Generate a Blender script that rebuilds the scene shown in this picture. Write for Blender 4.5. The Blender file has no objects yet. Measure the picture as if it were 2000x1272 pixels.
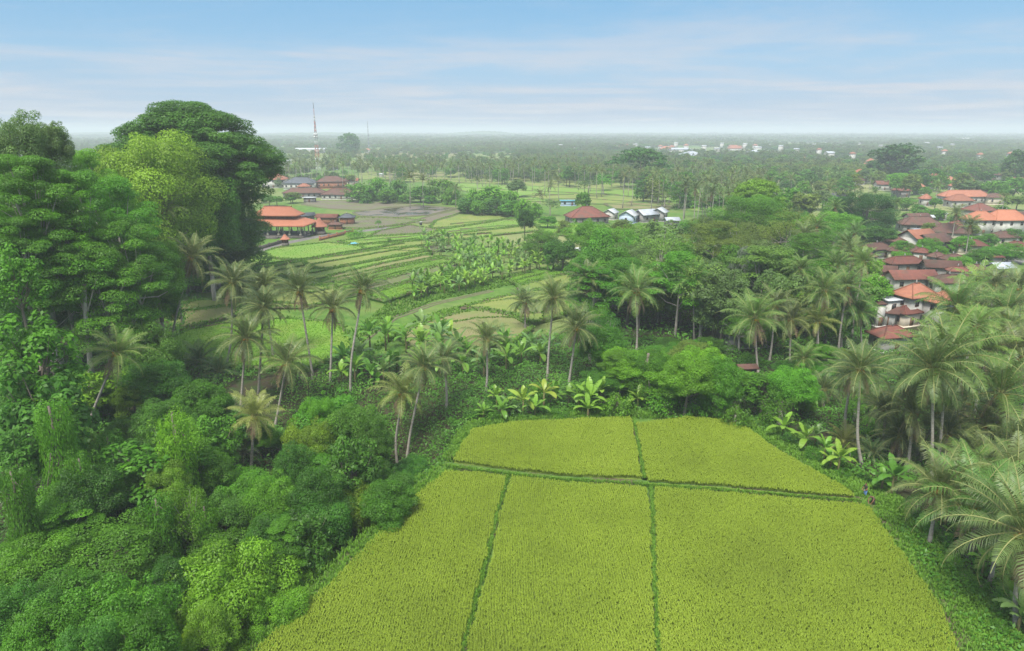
import bpy, math, random
import numpy as np
from mathutils import Vector, Quaternion, Matrix

random.seed(7)
RNG = np.random.default_rng(11)
R = math.radians
scene = bpy.context.scene

# ------------------------------------------------------------------ camera
CAM_H, PITCH, FPX = 40.0, R(15.9), 1333.0
cam = bpy.data.cameras.new('camera')
cam.lens, cam.sensor_width = 24.0, 36.0
cam.clip_start, cam.clip_end = 0.5, 40000
cam_o = bpy.data.objects.new('camera', cam)
scene.collection.objects.link(cam_o)
cam_o.location = (0, 0, CAM_H)
cam_o.rotation_euler = (R(90) - PITCH, 0, 0)
scene.camera = cam_o

# ------------------------------------------------------------------ world
SUN_EL, SUN_ROT = R(58), R(205)
w = bpy.data.worlds.new('World')
scene.world = w
w.use_nodes = True
nt = w.node_tree
for n in list(nt.nodes):
    nt.nodes.remove(n)
def N(nt, typ, **kw):
    n = nt.nodes.new(typ)
    for k, v in kw.items():
        if k == 'inp':
            for a, b in v.items():
                n.inputs[a].default_value = b
        else:
            setattr(n, k, v)
    return n
out = N(nt, 'ShaderNodeOutputWorld')
bg = N(nt, 'ShaderNodeBackground', inp={'Strength': 0.068})
sky = N(nt, 'ShaderNodeTexSky', sky_type='NISHITA', sun_disc=False, sun_elevation=SUN_EL, sun_rotation=SUN_ROT)
sky.air_density, sky.dust_density, sky.ozone_density = 1.0, 1.2, 1.6
tc = N(nt, 'ShaderNodeTexCoord')
sep = N(nt, 'ShaderNodeSeparateXYZ')
nt.links.new(tc.outputs['Generated'], sep.inputs[0])
zc = N(nt, 'ShaderNodeMath', operation='MAXIMUM', inp={1: 0.0})
nt.links.new(sep.outputs['Z'], zc.inputs[0])
za = N(nt, 'ShaderNodeMath', operation='ADD', inp={1: 0.035})
nt.links.new(zc.outputs[0], za.inputs[0])
dx = N(nt, 'ShaderNodeMath', operation='DIVIDE')
dy = N(nt, 'ShaderNodeMath', operation='DIVIDE')
nt.links.new(sep.outputs['X'], dx.inputs[0]); nt.links.new(za.outputs[0], dx.inputs[1])
nt.links.new(sep.outputs['Y'], dy.inputs[0]); nt.links.new(za.outputs[0], dy.inputs[1])
cmb = N(nt, 'ShaderNodeCombineXYZ')
nt.links.new(dx.outputs[0], cmb.inputs[0]); nt.links.new(dy.outputs[0], cmb.inputs[1])
def cloud(scale, lo, hi, rough, loc):
    mp = N(nt, 'ShaderNodeMapping', inp={'Location': loc, 'Scale': (scale, scale * 1.3, 1)})
    nt.links.new(cmb.outputs[0], mp.inputs[0])
    nz = N(nt, 'ShaderNodeTexNoise', inp={'Scale': 1.0, 'Detail': 9.0, 'Roughness': rough, 'Distortion': 0.4})
    nt.links.new(mp.outputs[0], nz.inputs['Vector'])
    mr = N(nt, 'ShaderNodeMapRange', interpolation_type='SMOOTHSTEP', inp={'From Min': lo, 'From Max': hi})
    nt.links.new(nz.outputs['Fac'], mr.inputs['Value'])
    return mr
c1 = cloud(0.30, 0.40, 0.68, 0.62, (3.1, 1.7, 0))
c2 = cloud(0.9, 0.5, 0.8, 0.6, (8.2, 4.0, 0))
cs = N(nt, 'ShaderNodeMath', operation='MULTIPLY_ADD', inp={1: 0.35})
nt.links.new(c2.outputs[0], cs.inputs[0]); nt.links.new(c1.outputs[0], cs.inputs[2])
# thin high overcast: stronger low down, thinner overhead
lowr = N(nt, 'ShaderNodeMapRange', interpolation_type='SMOOTHSTEP', inp={'From Min': 0.02, 'From Max': 0.22, 'To Min': 0.80, 'To Max': 0.12})
nt.links.new(sep.outputs['Z'], lowr.inputs['Value'])
cf = N(nt, 'ShaderNodeMath', operation='MULTIPLY', use_clamp=True)
nt.links.new(cs.outputs[0], cf.inputs[0]); nt.links.new(lowr.outputs[0], cf.inputs[1])
# aerosol veil near the horizon
veil = N(nt, 'ShaderNodeMapRange', interpolation_type='SMOOTHSTEP', inp={'From Min': 0.25, 'From Max': 0.75, 'To Min': 0.88, 'To Max': 0.35})
vcol = N(nt, 'ShaderNodeValToRGB')
vcol.color_ramp.elements[0].position = 0.0; vcol.color_ramp.elements[0].color = (.47, .58, .82, 1)
vcol.color_ramp.elements[1].position = 1.0; vcol.color_ramp.elements[1].color = (.09, .43, .78, 1)
e_ = vcol.color_ramp.elements.new(.35); e_.color = (.31, .58, .86, 1)
vz = N(nt, 'ShaderNodeMapRange', inp={'From Min': 0.0, 'From Max': 0.26}); nt.links.new(sep.outputs['Z'], vz.inputs['Value']); nt.links.new(vz.outputs[0], vcol.inputs[0])
vmul = N(nt, 'ShaderNodeVectorMath', operation='SCALE', inp={'Scale': 2.85}); nt.links.new(vcol.outputs[0], vmul.inputs[0])
nt.links.new(sep.outputs['Z'], veil.inputs['Value'])
m0 = N(nt, 'ShaderNodeMix', data_type='RGBA')
nt.links.new(vmul.outputs[0], m0.inputs[7])
nt.links.new(veil.outputs[0], m0.inputs[0]); nt.links.new(sky.outputs[0], m0.inputs[6])
m1 = N(nt, 'ShaderNodeMix', data_type='RGBA')
m1.inputs[7].default_value = (2.4, 2.42, 2.6, 1)
nt.links.new(cf.outputs[0], m1.inputs[0]); nt.links.new(m0.outputs[2], m1.inputs[6])
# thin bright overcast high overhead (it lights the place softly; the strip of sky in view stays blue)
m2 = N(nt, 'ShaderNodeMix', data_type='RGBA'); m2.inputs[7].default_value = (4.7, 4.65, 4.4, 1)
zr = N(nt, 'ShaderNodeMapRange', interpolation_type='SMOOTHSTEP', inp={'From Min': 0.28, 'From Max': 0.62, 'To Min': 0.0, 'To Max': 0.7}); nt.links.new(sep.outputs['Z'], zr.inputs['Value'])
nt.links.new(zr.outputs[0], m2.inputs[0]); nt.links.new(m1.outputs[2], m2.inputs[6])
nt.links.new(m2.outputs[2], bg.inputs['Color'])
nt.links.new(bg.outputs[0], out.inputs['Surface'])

sun = bpy.data.lights.new('sun', 'SUN')
sun.energy, sun.angle, sun.color = 1.5, R(16), (1.0, 0.96, 0.88)
sun_o = bpy.data.objects.new('sun', sun)
scene.collection.objects.link(sun_o)
_sd = Vector((math.sin(SUN_ROT) * math.cos(SUN_EL), math.cos(SUN_ROT) * math.cos(SUN_EL), math.sin(SUN_EL)))
sun_o.rotation_euler = _sd.to_track_quat('Z', 'Y').to_euler()

scene.view_settings.view_transform = 'Standard'
scene.view_settings.look = 'None'
scene.view_settings.exposure = 2.1
scene.view_settings.gamma = 1
scene.view_settings.use_curve_mapping = False
try:
    cy = scene.cycles
    cy.use_denoising = True
    cy.max_bounces = 6; cy.diffuse_bounces = 3; cy.glossy_bounces = 2
    cy.transmission_bounces = 3; cy.volume_bounces = 1; cy.transparent_max_bounces = 6
    cy.use_adaptive_sampling = True
    cy.adaptive_threshold = 0.008
    cy.sample_clamp_indirect = 4
    cy.denoising_input_passes = 'RGB_ALBEDO_NORMAL'; cy.denoising_prefilter = 'NONE'
except Exception as e:
    print(e)

# ------------------------------------------------------------------ picking points in the place
CP, SP = math.cos(PITCH), math.sin(PITCH)
def ray(px, py):
    u, v = (px - 1000) / FPX, -(py - 636) / FPX
    return np.array([u, CP + v * SP, -SP + v * CP])
def at(px, py, z=0.0):
    d = ray(px, py); t = (z - CAM_H) / d[2]
    return np.array([d[0] * t, d[1] * t, z])
def atY(px, py, Y):
    d = ray(px, py); t = Y / d[1]
    return np.array([d[0] * t, Y, CAM_H + d[2] * t])
def ppm(Y, z=0):
    return FPX / (Y * CP + (CAM_H - z) * SP)
def proj(p):
    x, y, z = p[0], p[1], p[2] - CAM_H
    f = y * CP - z * SP; u = y * SP + z * CP
    return 1000 + FPX * x / f, 636 - FPX * u / f

# ------------------------------------------------------------------ terrain
RAV = np.array([at(*p)[:2] for p in ((300, 1900), (330, 1400), (455, 1200), (600, 1010), (700, 905), (760, 850), (690, 790), (560, 770))])
def seg_dist(P, poly):
    P = np.atleast_2d(P); best = np.full(len(P), 1e9)
    for a, b in zip(poly[:-1], poly[1:]):
        ab = b - a; t = np.clip(((P - a) @ ab) / (ab @ ab), 0, 1)
        best = np.minimum(best, np.hypot(*(P - a - t[:, None] * ab).T))
    return best
def sstep(x, a, b):
    t = np.clip((x - a) / (b - a), 0, 1); return t * t * (3 - 2 * t)
def Hn(x, y):
    x = np.asarray(x, float); y = np.asarray(y, float)
    P = np.stack([x.ravel(), y.ravel()], 1)
    d = seg_dist(P, RAV).reshape(x.shape)
    z = -8.5 * np.exp(-(d / 7.5) ** 2) * sstep(-y, -112, -85)
    z = z - 3.0 * sstep(-x, 14, 26) * sstep(-y, -105, -80) * np.exp(-(d / 18) ** 2)
    z = z + 5.0 * sstep(-x, 72, 115) * sstep(-y, -190, -150)
    z = z + 1.4 * np.sin(x * .11 + 1) * np.sin(y * .09) * sstep(-x, 30, 50) * sstep(-y, -105, -80)
    z = z + 14 * sstep(y, 7000, 11000) * (0.5 + 0.5 * np.sin(x * .0011 + 1.2))
    return z
def H(x, y):
    return float(Hn(np.array([x]), np.array([y]))[0])
def ground_at(px, py):
    z = 0.0
    for _ in range(6):
        p = at(px, py, z); z = 0.5 * z + 0.5 * H(p[0], p[1])
    p = at(px, py, z); p[2] = H(p[0], p[1]); return p

# ------------------------------------------------------------------ object helpers
COL = scene.collection
REG = []          # things waiting for their label: (object, group, description, screen x, screen y)
def tag(o, label=None, cat=None, group=None, kind=None):
    if label: o['label'] = label
    if cat: o['category'] = cat
    if group: o['group'] = group
    if kind: o['kind'] = kind
    return o
def empty(name, loc=(0, 0, 0), rz=0):
    o = bpy.data.objects.new(name, None); COL.objects.link(o)
    o.location = loc; o.rotation_euler = (0, 0, rz); o.empty_display_size = .3
    return o
def link(name, me, parent=None, loc=None, color=None):
    o = bpy.data.objects.new(name, me); COL.objects.link(o)
    if parent is not None: o.parent = parent
    if loc is not None: o.location = loc
    if color is not None: o.color = (*color[:3], 1)
    return o
def mesh_np(name, V, F, mats, tint=None, midx=None, smooth=False):
    """V n x 3, F m x 4 (quads) or m x 3"""
    V = np.asarray(V, np.float32); F = np.asarray(F, np.int32)
    me = bpy.data.meshes.new(name)
    k = F.shape[1]
    me.vertices.add(len(V)); me.vertices.foreach_set('co', V.ravel())
    me.loops.add(F.size); me.loops.foreach_set('vertex_index', F.ravel())
    me.polygons.add(len(F)); me.polygons.foreach_set('loop_start', np.arange(0, F.size, k, dtype=np.int32))
    if smooth: me.polygons.foreach_set('use_smooth', np.ones(len(F), bool))
    for m in (mats if isinstance(mats, (list, tuple)) else [mats]): me.materials.append(m)
    if midx is not None: me.polygons.foreach_set('material_index', np.asarray(midx, np.int32))
    if tint is not None:
        a = me.attributes.new('tint', 'FLOAT', 'POINT'); a.data.foreach_set('value', np.asarray(tint, np.float32))
    me.update(calc_edges=True)
    return me
class Geo:
    def __init__(s): s.V, s.F, s.T, s.n, s.M = [], [], [], 0, []
    def add(s, V, F, tint=0.5, m=0):
        V = np.asarray(V, float).reshape(-1, 3); F = np.asarray(F, int)
        if F.shape[1] == 3: F = np.concatenate([F, F[:, 2:3]], 1)
        s.V.append(V); s.F.append(F + s.n); s.n += len(V)
        s.T.append(np.broadcast_to(np.asarray(tint, float), (len(V),)) if np.ndim(tint) == 0 else np.asarray(tint))
        s.M.append(np.full(len(F), m))
    def box(s, c, d, rz=0, m=0, top=1.0):
        x, y, z = d[0] / 2, d[1] / 2, d[2] / 2
        V = np.array([[sx * x * (top if sz > 0 else 1), sy * y * (top if sz > 0 else 1), sz * z] for sz in (-1, 1) for sy in (-1, 1) for sx in (-1, 1)])
        cr, sr = math.cos(rz), math.sin(rz)
        V = V @ np.array([[cr, sr, 0], [-sr, cr, 0], [0, 0, 1]]) + np.array(c)
        s.add(V, [[0, 2, 3, 1], [4, 5, 7, 6], [0, 1, 5, 4], [1, 3, 7, 5], [3, 2, 6, 7], [2, 0, 4, 6]], .5, m)
    def tube(s, pts, rad, seg=6, tint=.5, cap=True, m=0):
        pts = np.asarray(pts, float); rad = np.broadcast_to(np.asarray(rad, float), (len(pts),))
        n = len(pts); t = np.gradient(pts, axis=0); t /= np.linalg.norm(t, axis=1)[:, None] + 1e-9
        up = np.array([0, 0, 1.]) if abs(t[0][2]) < .9 else np.array([1., 0, 0])
        a = np.cross(t, up); a /= np.linalg.norm(a, axis=1)[:, None] + 1e-9; b = np.cross(t, a)
        an = np.arange(seg) * 2 * math.pi / seg
        V = pts[:, None] + rad[:, None, None] * (np.cos(an)[None, :, None] * a[:, None] + np.sin(an)[None, :, None] * b[:, None])
        i = np.arange(n - 1)[:, None] * seg; j = np.arange(seg)[None]; j2 = (j + 1) % seg
        F = np.stack([i + j, i + j2, i + seg + j2, i + seg + j], -1).reshape(-1, 4)
        V = V.reshape(-1, 3)
        if cap:
            V = np.concatenate([V, pts[:1], pts[-1:]]); k = n * seg
            c0 = [[(q + 1) % seg, q, k, k] for q in range(seg)]
            c1 = [[(n - 1) * seg + q, (n - 1) * seg + (q + 1) % seg, k + 1, k + 1] for q in range(seg)]
            F = np.concatenate([F, c0, c1])
        s.add(V, F, tint, m)
    def leaves(s, P, Nn, L, W, tint, T=None, fold=0.0, m=0):
        n = len(P); Nn = Nn / (np.linalg.norm(Nn, axis=1)[:, None] + 1e-9)
        if T is None: T = RNG.normal(size=(n, 3))
        T = T - (T * Nn).sum(1)[:, None] * Nn; T /= np.linalg.norm(T, axis=1)[:, None] + 1e-9
        B = np.cross(Nn, T)
        L = np.broadcast_to(np.asarray(L, float), (n,))[:, None]; W = np.broadcast_to(np.asarray(W, float), (n,))[:, None]
        V = np.stack([P - T * L / 2, P + B * W / 2 + T * L * .06 - Nn * fold * W, P + T * L / 2 - Nn * L * .12, P - B * W / 2 + T * L * .06 - Nn * fold * W], 1).reshape(-1, 3)
        F = np.arange(4 * n).reshape(-1, 4)
        s.add(V, F, np.repeat(tint, 4), m)
    def mesh(s, name, mats, smooth=False):
        V = np.concatenate(s.V); F = np.concatenate(s.F); T = np.concatenate(s.T); M = np.concatenate(s.M)
        tri = F[:, 2] == F[:, 3]
        if tri.any():
            me = bpy.data.meshes.new(name)
            loops = np.where(tri, 3, 4); st = np.concatenate([[0], np.cumsum(loops)[:-1]])
            keep = np.ones(F.shape, bool); keep[tri, 3] = False
            vi = F[keep]
            me.vertices.add(len(V)); me.vertices.foreach_set('co', V.astype(np.float32).ravel())
            me.loops.add(len(vi)); me.loops.foreach_set('vertex_index', vi.astype(np.int32))
            me.polygons.add(len(F)); me.polygons.foreach_set('loop_start', st.astype(np.int32))
            for mm in (mats if isinstance(mats, (list, tuple)) else [mats]): me.materials.append(mm)
            me.polygons.foreach_set('material_index', M.astype(np.int32))
            if smooth: me.polygons.foreach_set('use_smooth', np.ones(len(F), bool))
            a = me.attributes.new('tint', 'FLOAT', 'POINT'); a.data.foreach_set('value', T.astype(np.float32))
            me.update(calc_edges=True); return me
        return mesh_np(name, V, F, mats, T, M, smooth)
def unit(v):
    v = np.asarray(v, float); return v / (np.linalg.norm(v, axis=-1, keepdims=True) + 1e-9)

# ------------------------------------------------------------------ materials
def newmat(name):
    m = bpy.data.materials.new(name); m.use_nodes = True
    nt = m.node_tree; b = nt.nodes['Principled BSDF']; return m, nt, b
def leaf_mat(name, use_obj=True, base=(.05, .1, .02), dark=.62, light=1.5, transl=.46, rough=.5, hue=.008, yellow=(.21, .35, .028)):
    m, nt, b = newmat(name)
    at_ = N(nt, 'ShaderNodeAttribute', attribute_name='tint')
    oi = N(nt, 'ShaderNodeObjectInfo')
    if use_obj: src = oi.outputs['Color']
    else:
        rgb = N(nt, 'ShaderNodeRGB'); rgb.outputs[0].default_value = (*base, 1); src = rgb.outputs[0]
    mr = N(nt, 'ShaderNodeMapRange', inp={'To Min': dark, 'To Max': light})
    nt.links.new(at_.outputs['Fac'], mr.inputs['Value'])
    hs = N(nt, 'ShaderNodeHueSaturation')
    nt.links.new(mr.outputs[0], hs.inputs['Value']); nt.links.new(src, hs.inputs['Color'])
    hr = N(nt, 'ShaderNodeMapRange', inp={'To Min': .5 - hue, 'To Max': .5 + hue})
    nt.links.new(oi.outputs['Random'], hr.inputs['Value']); nt.links.new(hr.outputs[0], hs.inputs['Hue'])
    # young yellowish leaves at the top of the tint range
    mx = N(nt, 'ShaderNodeMix', data_type='RGBA'); mx.inputs[7].default_value = (*yellow, 1)
    yr = N(nt, 'ShaderNodeMapRange', inp={'From Min': .72, 'From Max': 1.0, 'To Min': 0, 'To Max': .35})
    nt.links.new(at_.outputs['Fac'], yr.inputs['Value']); nt.links.new(yr.outputs[0], mx.inputs[0]); nt.links.new(hs.outputs[0], mx.inputs[6])
    nt.links.new(mx.outputs[2], b.inputs['Base Color'])
    b.inputs['Roughness'].default_value = rough
    b.inputs['Specular IOR Level'].default_value = .35
    tr = N(nt, 'ShaderNodeBsdfTranslucent'); nt.links.new(mx.outputs[2], tr.inputs['Color'])
    ms = N(nt, 'ShaderNodeMixShader', inp={0: transl})
    nt.links.new(b.outputs[0], ms.inputs[1]); nt.links.new(tr.outputs[0], ms.inputs[2])
    nt.links.new(ms.outputs[0], nt.nodes['Material Output'].inputs['Surface'])
    return m
def noise_mat(name, c1, c2, scale=1.0, rough=.85, bump=.3, detail=6, c3=None, s3=.1, coord='Object', stretch=(1, 1, 1), lo=.35, hi=.65, bscale=None, spec=.25):
    m, nt, b = newmat(name)
    tc = N(nt, 'ShaderNodeTexCoord'); mp = N(nt, 'ShaderNodeMapping', inp={'Scale': stretch})
    nt.links.new(tc.outputs[coord], mp.inputs[0])
    nz = N(nt, 'ShaderNodeTexNoise', inp={'Scale': scale, 'Detail': detail, 'Roughness': .6})
    nt.links.new(mp.outputs[0], nz.inputs['Vector'])
    mr = N(nt, 'ShaderNodeMapRange', inp={'From Min': lo, 'From Max': hi})
    nt.links.new(nz.outputs['Fac'], mr.inputs['Value'])
    mx = N(nt, 'ShaderNodeMix', data_type='RGBA'); mx.inputs[6].default_value = (*c1, 1); mx.inputs[7].default_value = (*c2, 1)
    nt.links.new(mr.outputs[0], mx.inputs[0]); col = mx.outputs[2]
    if c3 is not None:
        n3 = N(nt, 'ShaderNodeTexNoise', inp={'Scale': s3, 'Detail': 4.0}); nt.links.new(mp.outputs[0], n3.inputs['Vector'])
        r3 = N(nt, 'ShaderNodeMapRange', inp={'From Min': .45, 'From Max': .62}); nt.links.new(n3.outputs['Fac'], r3.inputs['Value'])
        x3 = N(nt, 'ShaderNodeMix', data_type='RGBA'); x3.inputs[7].default_value = (*c3, 1)
        nt.links.new(r3.outputs[0], x3.inputs[0]); nt.links.new(col, x3.inputs[6]); col = x3.outputs[2]
    nt.links.new(col, b.inputs['Base Color'])
    b.inputs['Roughness'].default_value = rough; b.inputs['Specular IOR Level'].default_value = spec
    if bump:
        bp = N(nt, 'ShaderNodeBump', inp={'Strength': bump, 'Distance': .1})
        if bscale:
            nb = N(nt, 'ShaderNodeTexNoise', inp={'Scale': bscale, 'Detail': 4.0}); nt.links.new(mp.outputs[0], nb.inputs['Vector'])
            nt.links.new(nb.outputs['Fac'], bp.inputs['Height'])
        else: nt.links.new(nz.outputs['Fac'], bp.inputs['Height'])
        nt.links.new(bp.outputs[0], b.inputs['Normal'])
    return m
def roof_mat(name, c1, c2, moss=None, rough=.8, step=.35):
    """tiled roof: courses as bump, patches of weathering as colour"""
    m, nt, b = newmat(name)
    tc = N(nt, 'ShaderNodeTexCoord'); sp_ = N(nt, 'ShaderNodeSeparateXYZ'); nt.links.new(tc.outputs['Object'], sp_.inputs[0])
    nz = N(nt, 'ShaderNodeTexNoise', inp={'Scale': .9, 'Detail': 8.0, 'Roughness': .7}); nt.links.new(tc.outputs['Object'], nz.inputs['Vector'])
    mr = N(nt, 'ShaderNodeMapRange', inp={'From Min': .35, 'From Max': .65}); nt.links.new(nz.outputs['Fac'], mr.inputs['Value'])
    mx = N(nt, 'ShaderNodeMix', data_type='RGBA'); mx.inputs[6].default_value = (*c1, 1); mx.inputs[7].default_value = (*c2, 1)
    nt.links.new(mr.outputs[0], mx.inputs[0]); col = mx.outputs[2]
    if moss:
        n3 = N(nt, 'ShaderNodeTexNoise', inp={'Scale': .35, 'Detail': 5.0}); nt.links.new(tc.outputs['Object'], n3.inputs['Vector'])
        r3 = N(nt, 'ShaderNodeMapRange', inp={'From Min': .5, 'From Max': .7}); nt.links.new(n3.outputs['Fac'], r3.inputs['Value'])
        x3 = N(nt, 'ShaderNodeMix', data_type='RGBA'); x3.inputs[7].default_value = (*moss, 1)
        nt.links.new(r3.outputs[0], x3.inputs[0]); nt.links.new(col, x3.inputs[6]); col = x3.outputs[2]
    oi = N(nt, 'ShaderNodeObjectInfo'); vr = N(nt, 'ShaderNodeMapRange', inp={'To Min': .8, 'To Max': 1.2}); nt.links.new(oi.outputs['Random'], vr.inputs['Value'])
    hs = N(nt, 'ShaderNodeHueSaturation'); nt.links.new(vr.outputs[0], hs.inputs['Value']); nt.links.new(col, hs.inputs['Color'])
    nt.links.new(hs.outputs[0], b.inputs['Base Color'])
    wv = N(nt, 'ShaderNodeTexWave', wave_type='BANDS', bands_direction='Z', wave_profile='SAW', inp={'Scale': .31 / (step * .5) * .5, 'Distortion': .4})
    nt.links.new(tc.outputs['Object'], wv.inputs['Vector'])
    bp = N(nt, 'ShaderNodeBump', inp={'Strength': .7, 'Distance': .08}); nt.links.new(wv.outputs['Fac'], bp.inputs['Height'])
    nt.links.new(bp.outputs[0], b.inputs['Normal'])
    b.inputs['Roughness'].default_value = rough; b.inputs['Specular IOR Level'].default_value = .25
    return m
M = {}
M['leaf'] = leaf_mat('leaf')
M['frond'] = leaf_mat('frond', dark=.6, light=1.35, transl=.22, rough=.42, hue=.015, yellow=(.26, .22, .07))
M['banana'] = leaf_mat('banana_leaf', dark=.7, light=1.3, transl=.35, rough=.4, hue=.015)
M['rice'] = leaf_mat('rice', use_obj=False, base=(.236, .335, .024), dark=.62, light=1.25, transl=.3, rough=.6, hue=0, yellow=(.42, .42, .10))
M['grassb'] = leaf_mat('grass_blade', use_obj=False, base=(.125, .27, .02), dark=.6, light=1.3, transl=.3, rough=.6, hue=0)
M['under'] = leaf_mat('undergrowth_leaf', use_obj=False, base=(.070, .20, .016), dark=.5, light=1.5, transl=.3, hue=0, yellow=(.16, .22, .03))
M['bark'] = noise_mat('bark', (.20, .17, .14), (.10, .085, .065), 3, stretch=(1, 1, .3))
M['palebark'] = noise_mat('pale_bark', (.42, .38, .34), (.24, .21, .18), 3, stretch=(1, 1, .35))
M['palmbark'] = noise_mat('palm_bark', (.36, .33, .29), (.22, .20, .17), 2.0, stretch=(1, 1, 4), bump=.6)
M['coconut'] = noise_mat('coconut_husk', (.40, .17, .03), (.16, .14, .03), 4)
M['deadfrond'] = noise_mat('dead_frond', (.24, .17, .10), (.15, .11, .07), 2)
M['rachis'] = noise_mat('rachis', (.26, .27, .10), (.20, .20, .08), 1, bump=0)
M['soil'] = noise_mat('soil', (.075, .05, .032), (.045, .032, .02), .8)
M['tile_orange'] = roof_mat('orange_tile', (.31, .130, .082), (.24, .098, .064), step=.4)
M['tile_fresh'] = roof_mat('fresh_orange_tile', (.36, .145, .085), (.31, .12, .072), step=.4)
M['tile_brown'] = roof_mat('old_brown_tile', (.125, .062, .048), (.085, .047, .038), moss=(.07, .06, .042))
M['tile_red'] = roof_mat('red_brown_tile', (.17, .062, .045), (.12, .05, .04), moss=(.10, .06, .045))
M['tile_dark'] = roof_mat('dark_grey_tile', (.085, .095, .11), (.055, .06, .07))
M['metal_grey'] = noise_mat('grey_sheet_metal', (.42, .45, .50), (.30, .33, .38), .6, rough=.5, bump=.15)
M['metal_white'] = noise_mat('white_sheet_metal', (.52, .54, .56), (.38, .40, .43), .5, rough=.5, bump=.1)
M['tarp'] = noise_mat('turquoise_tarp', (.12, .36, .44), (.09, .29, .38), .7, rough=.45, bump=.3)
M['wall_white'] = noise_mat('white_plaster', (.50, .49, .46), (.34, .33, .30), .6, bump=.1)
M['wall_cream'] = noise_mat('cream_plaster', (.58, .52, .42), (.45, .39, .31), .6, bump=.1)
M['wall_grey'] = noise_mat('grey_block', (.30, .29, .28), (.20, .19, .18), .7, bump=.2)
M['wall_brick'] = noise_mat('red_brick', (.36, .15, .09), (.25, .11, .07), 1.5, bump=.3)
M['wall_blue'] = noise_mat('pale_blue_sheet', (.42, .50, .60), (.34, .42, .52), .6, bump=.1)
M['stone'] = noise_mat('dark_stone', (.14, .125, .11), (.075, .068, .06), 1.2, bump=.5)
M['wood'] = noise_mat('dark_wood', (.16, .09, .05), (.09, .05, .03), 2, stretch=(1, 1, .2))
M['tower_red'] = noise_mat('tower_red_paint', (.40, .12, .09), (.34, .11, .08), .2, bump=0, rough=.5)
M['tower_white'] = noise_mat('tower_white_paint', (.55, .55, .55), (.48, .48, .48), .2, bump=0, rough=.5)
M['steel'] = noise_mat('grey_steel', (.28, .29, .31), (.22, .23, .25), .4, bump=0, rough=.5)
M['gravel'] = noise_mat('grey_lane', (.17, .16, .15), (.11, .105, .10), .9)
M['dirt'] = noise_mat('dirt_track', (.15, .125, .085), (.10, .11, .05), 1.2)
M['skin'] = noise_mat('skin', (.26, .13, .075), (.22, .11, .06), 3, bump=0, rough=.55)
M['cloth_dark'] = noise_mat('dark_cloth', (.035, .032, .03), (.05, .045, .04), 5, bump=0)
M['cloth_blue'] = noise_mat('blue_cloth', (.10, .20, .45), (.16, .28, .55), 5, bump=0)
M['cloth_brown'] = noise_mat('brown_cloth', (.13, .08, .06), (.09, .06, .05), 5, bump=0)
M['hair'] = noise_mat('black_hair', (.012, .01, .009), (.02, .017, .015), 8, bump=0)
M['straw'] = noise_mat('straw_hat', (.50, .38, .20), (.40, .30, .15), 6, bump=.2)
M['rubber'] = noise_mat('rubber', (.03, .03, .03), (.045, .045, .045), 4, bump=0)
m_, nt_, b_ = newmat('glass'); b_.inputs['Base Color'].default_value = (.03, .04, .05, 1); b_.inputs['Roughness'].default_value = .08; M['glass'] = m_
def paint(name, c):
    m, nt, b = newmat(name); b.inputs['Base Color'].default_value = (*c, 1); b.inputs['Roughness'].default_value = .3
    b.inputs['Coat Weight'].default_value = .5; return m
M['paint_blue'] = paint('blue_paint', (.03, .07, .30)); M['paint_white'] = paint('white_paint', (.75, .75, .75)); M['paint_grey'] = paint('grey_paint', (.12, .13, .15)); M['paint_black'] = paint('black_paint', (.02, .02, .025))
# water of the flooded paddies
m_, nt_, b_ = newmat('paddy_water')
tc_ = N(nt_, 'ShaderNodeTexCoord'); nz_ = N(nt_, 'ShaderNodeTexNoise', inp={'Scale': .12, 'Detail': 5.0}); nt_.links.new(tc_.outputs['Object'], nz_.inputs['Vector'])
cr_ = N(nt_, 'ShaderNodeValToRGB'); cr_.color_ramp.elements[0].position = .38; cr_.color_ramp.elements[0].color = (.075, .06, .045, 1); cr_.color_ramp.elements[1].position = .62; cr_.color_ramp.elements[1].color = (.14, .115, .085, 1)
nt_.links.new(nz_.outputs['Fac'], cr_.inputs[0]); nt_.links.new(cr_.outputs[0], b_.inputs['Base Color'])
nw_ = N(nt_, 'ShaderNodeTexNoise', inp={'Scale': 1.5, 'Detail': 3.0}); nt_.links.new(tc_.outputs['Object'], nw_.inputs['Vector'])
bp_ = N(nt_, 'ShaderNodeBump', inp={'Strength': .06, 'Distance': .03}); nt_.links.new(nw_.outputs['Fac'], bp_.inputs['Height']); nt_.links.new(bp_.outputs[0], b_.inputs['Normal'])
rr_ = N(nt_, 'ShaderNodeMapRange', inp={'From Min': .42, 'From Max': .58, 'To Min': .12, 'To Max': .6}); nt_.links.new(nz_.outputs['Fac'], rr_.inputs['Value']); nt_.links.new(rr_.outputs[0], b_.inputs['Roughness'])
M['water'] = m_
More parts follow.
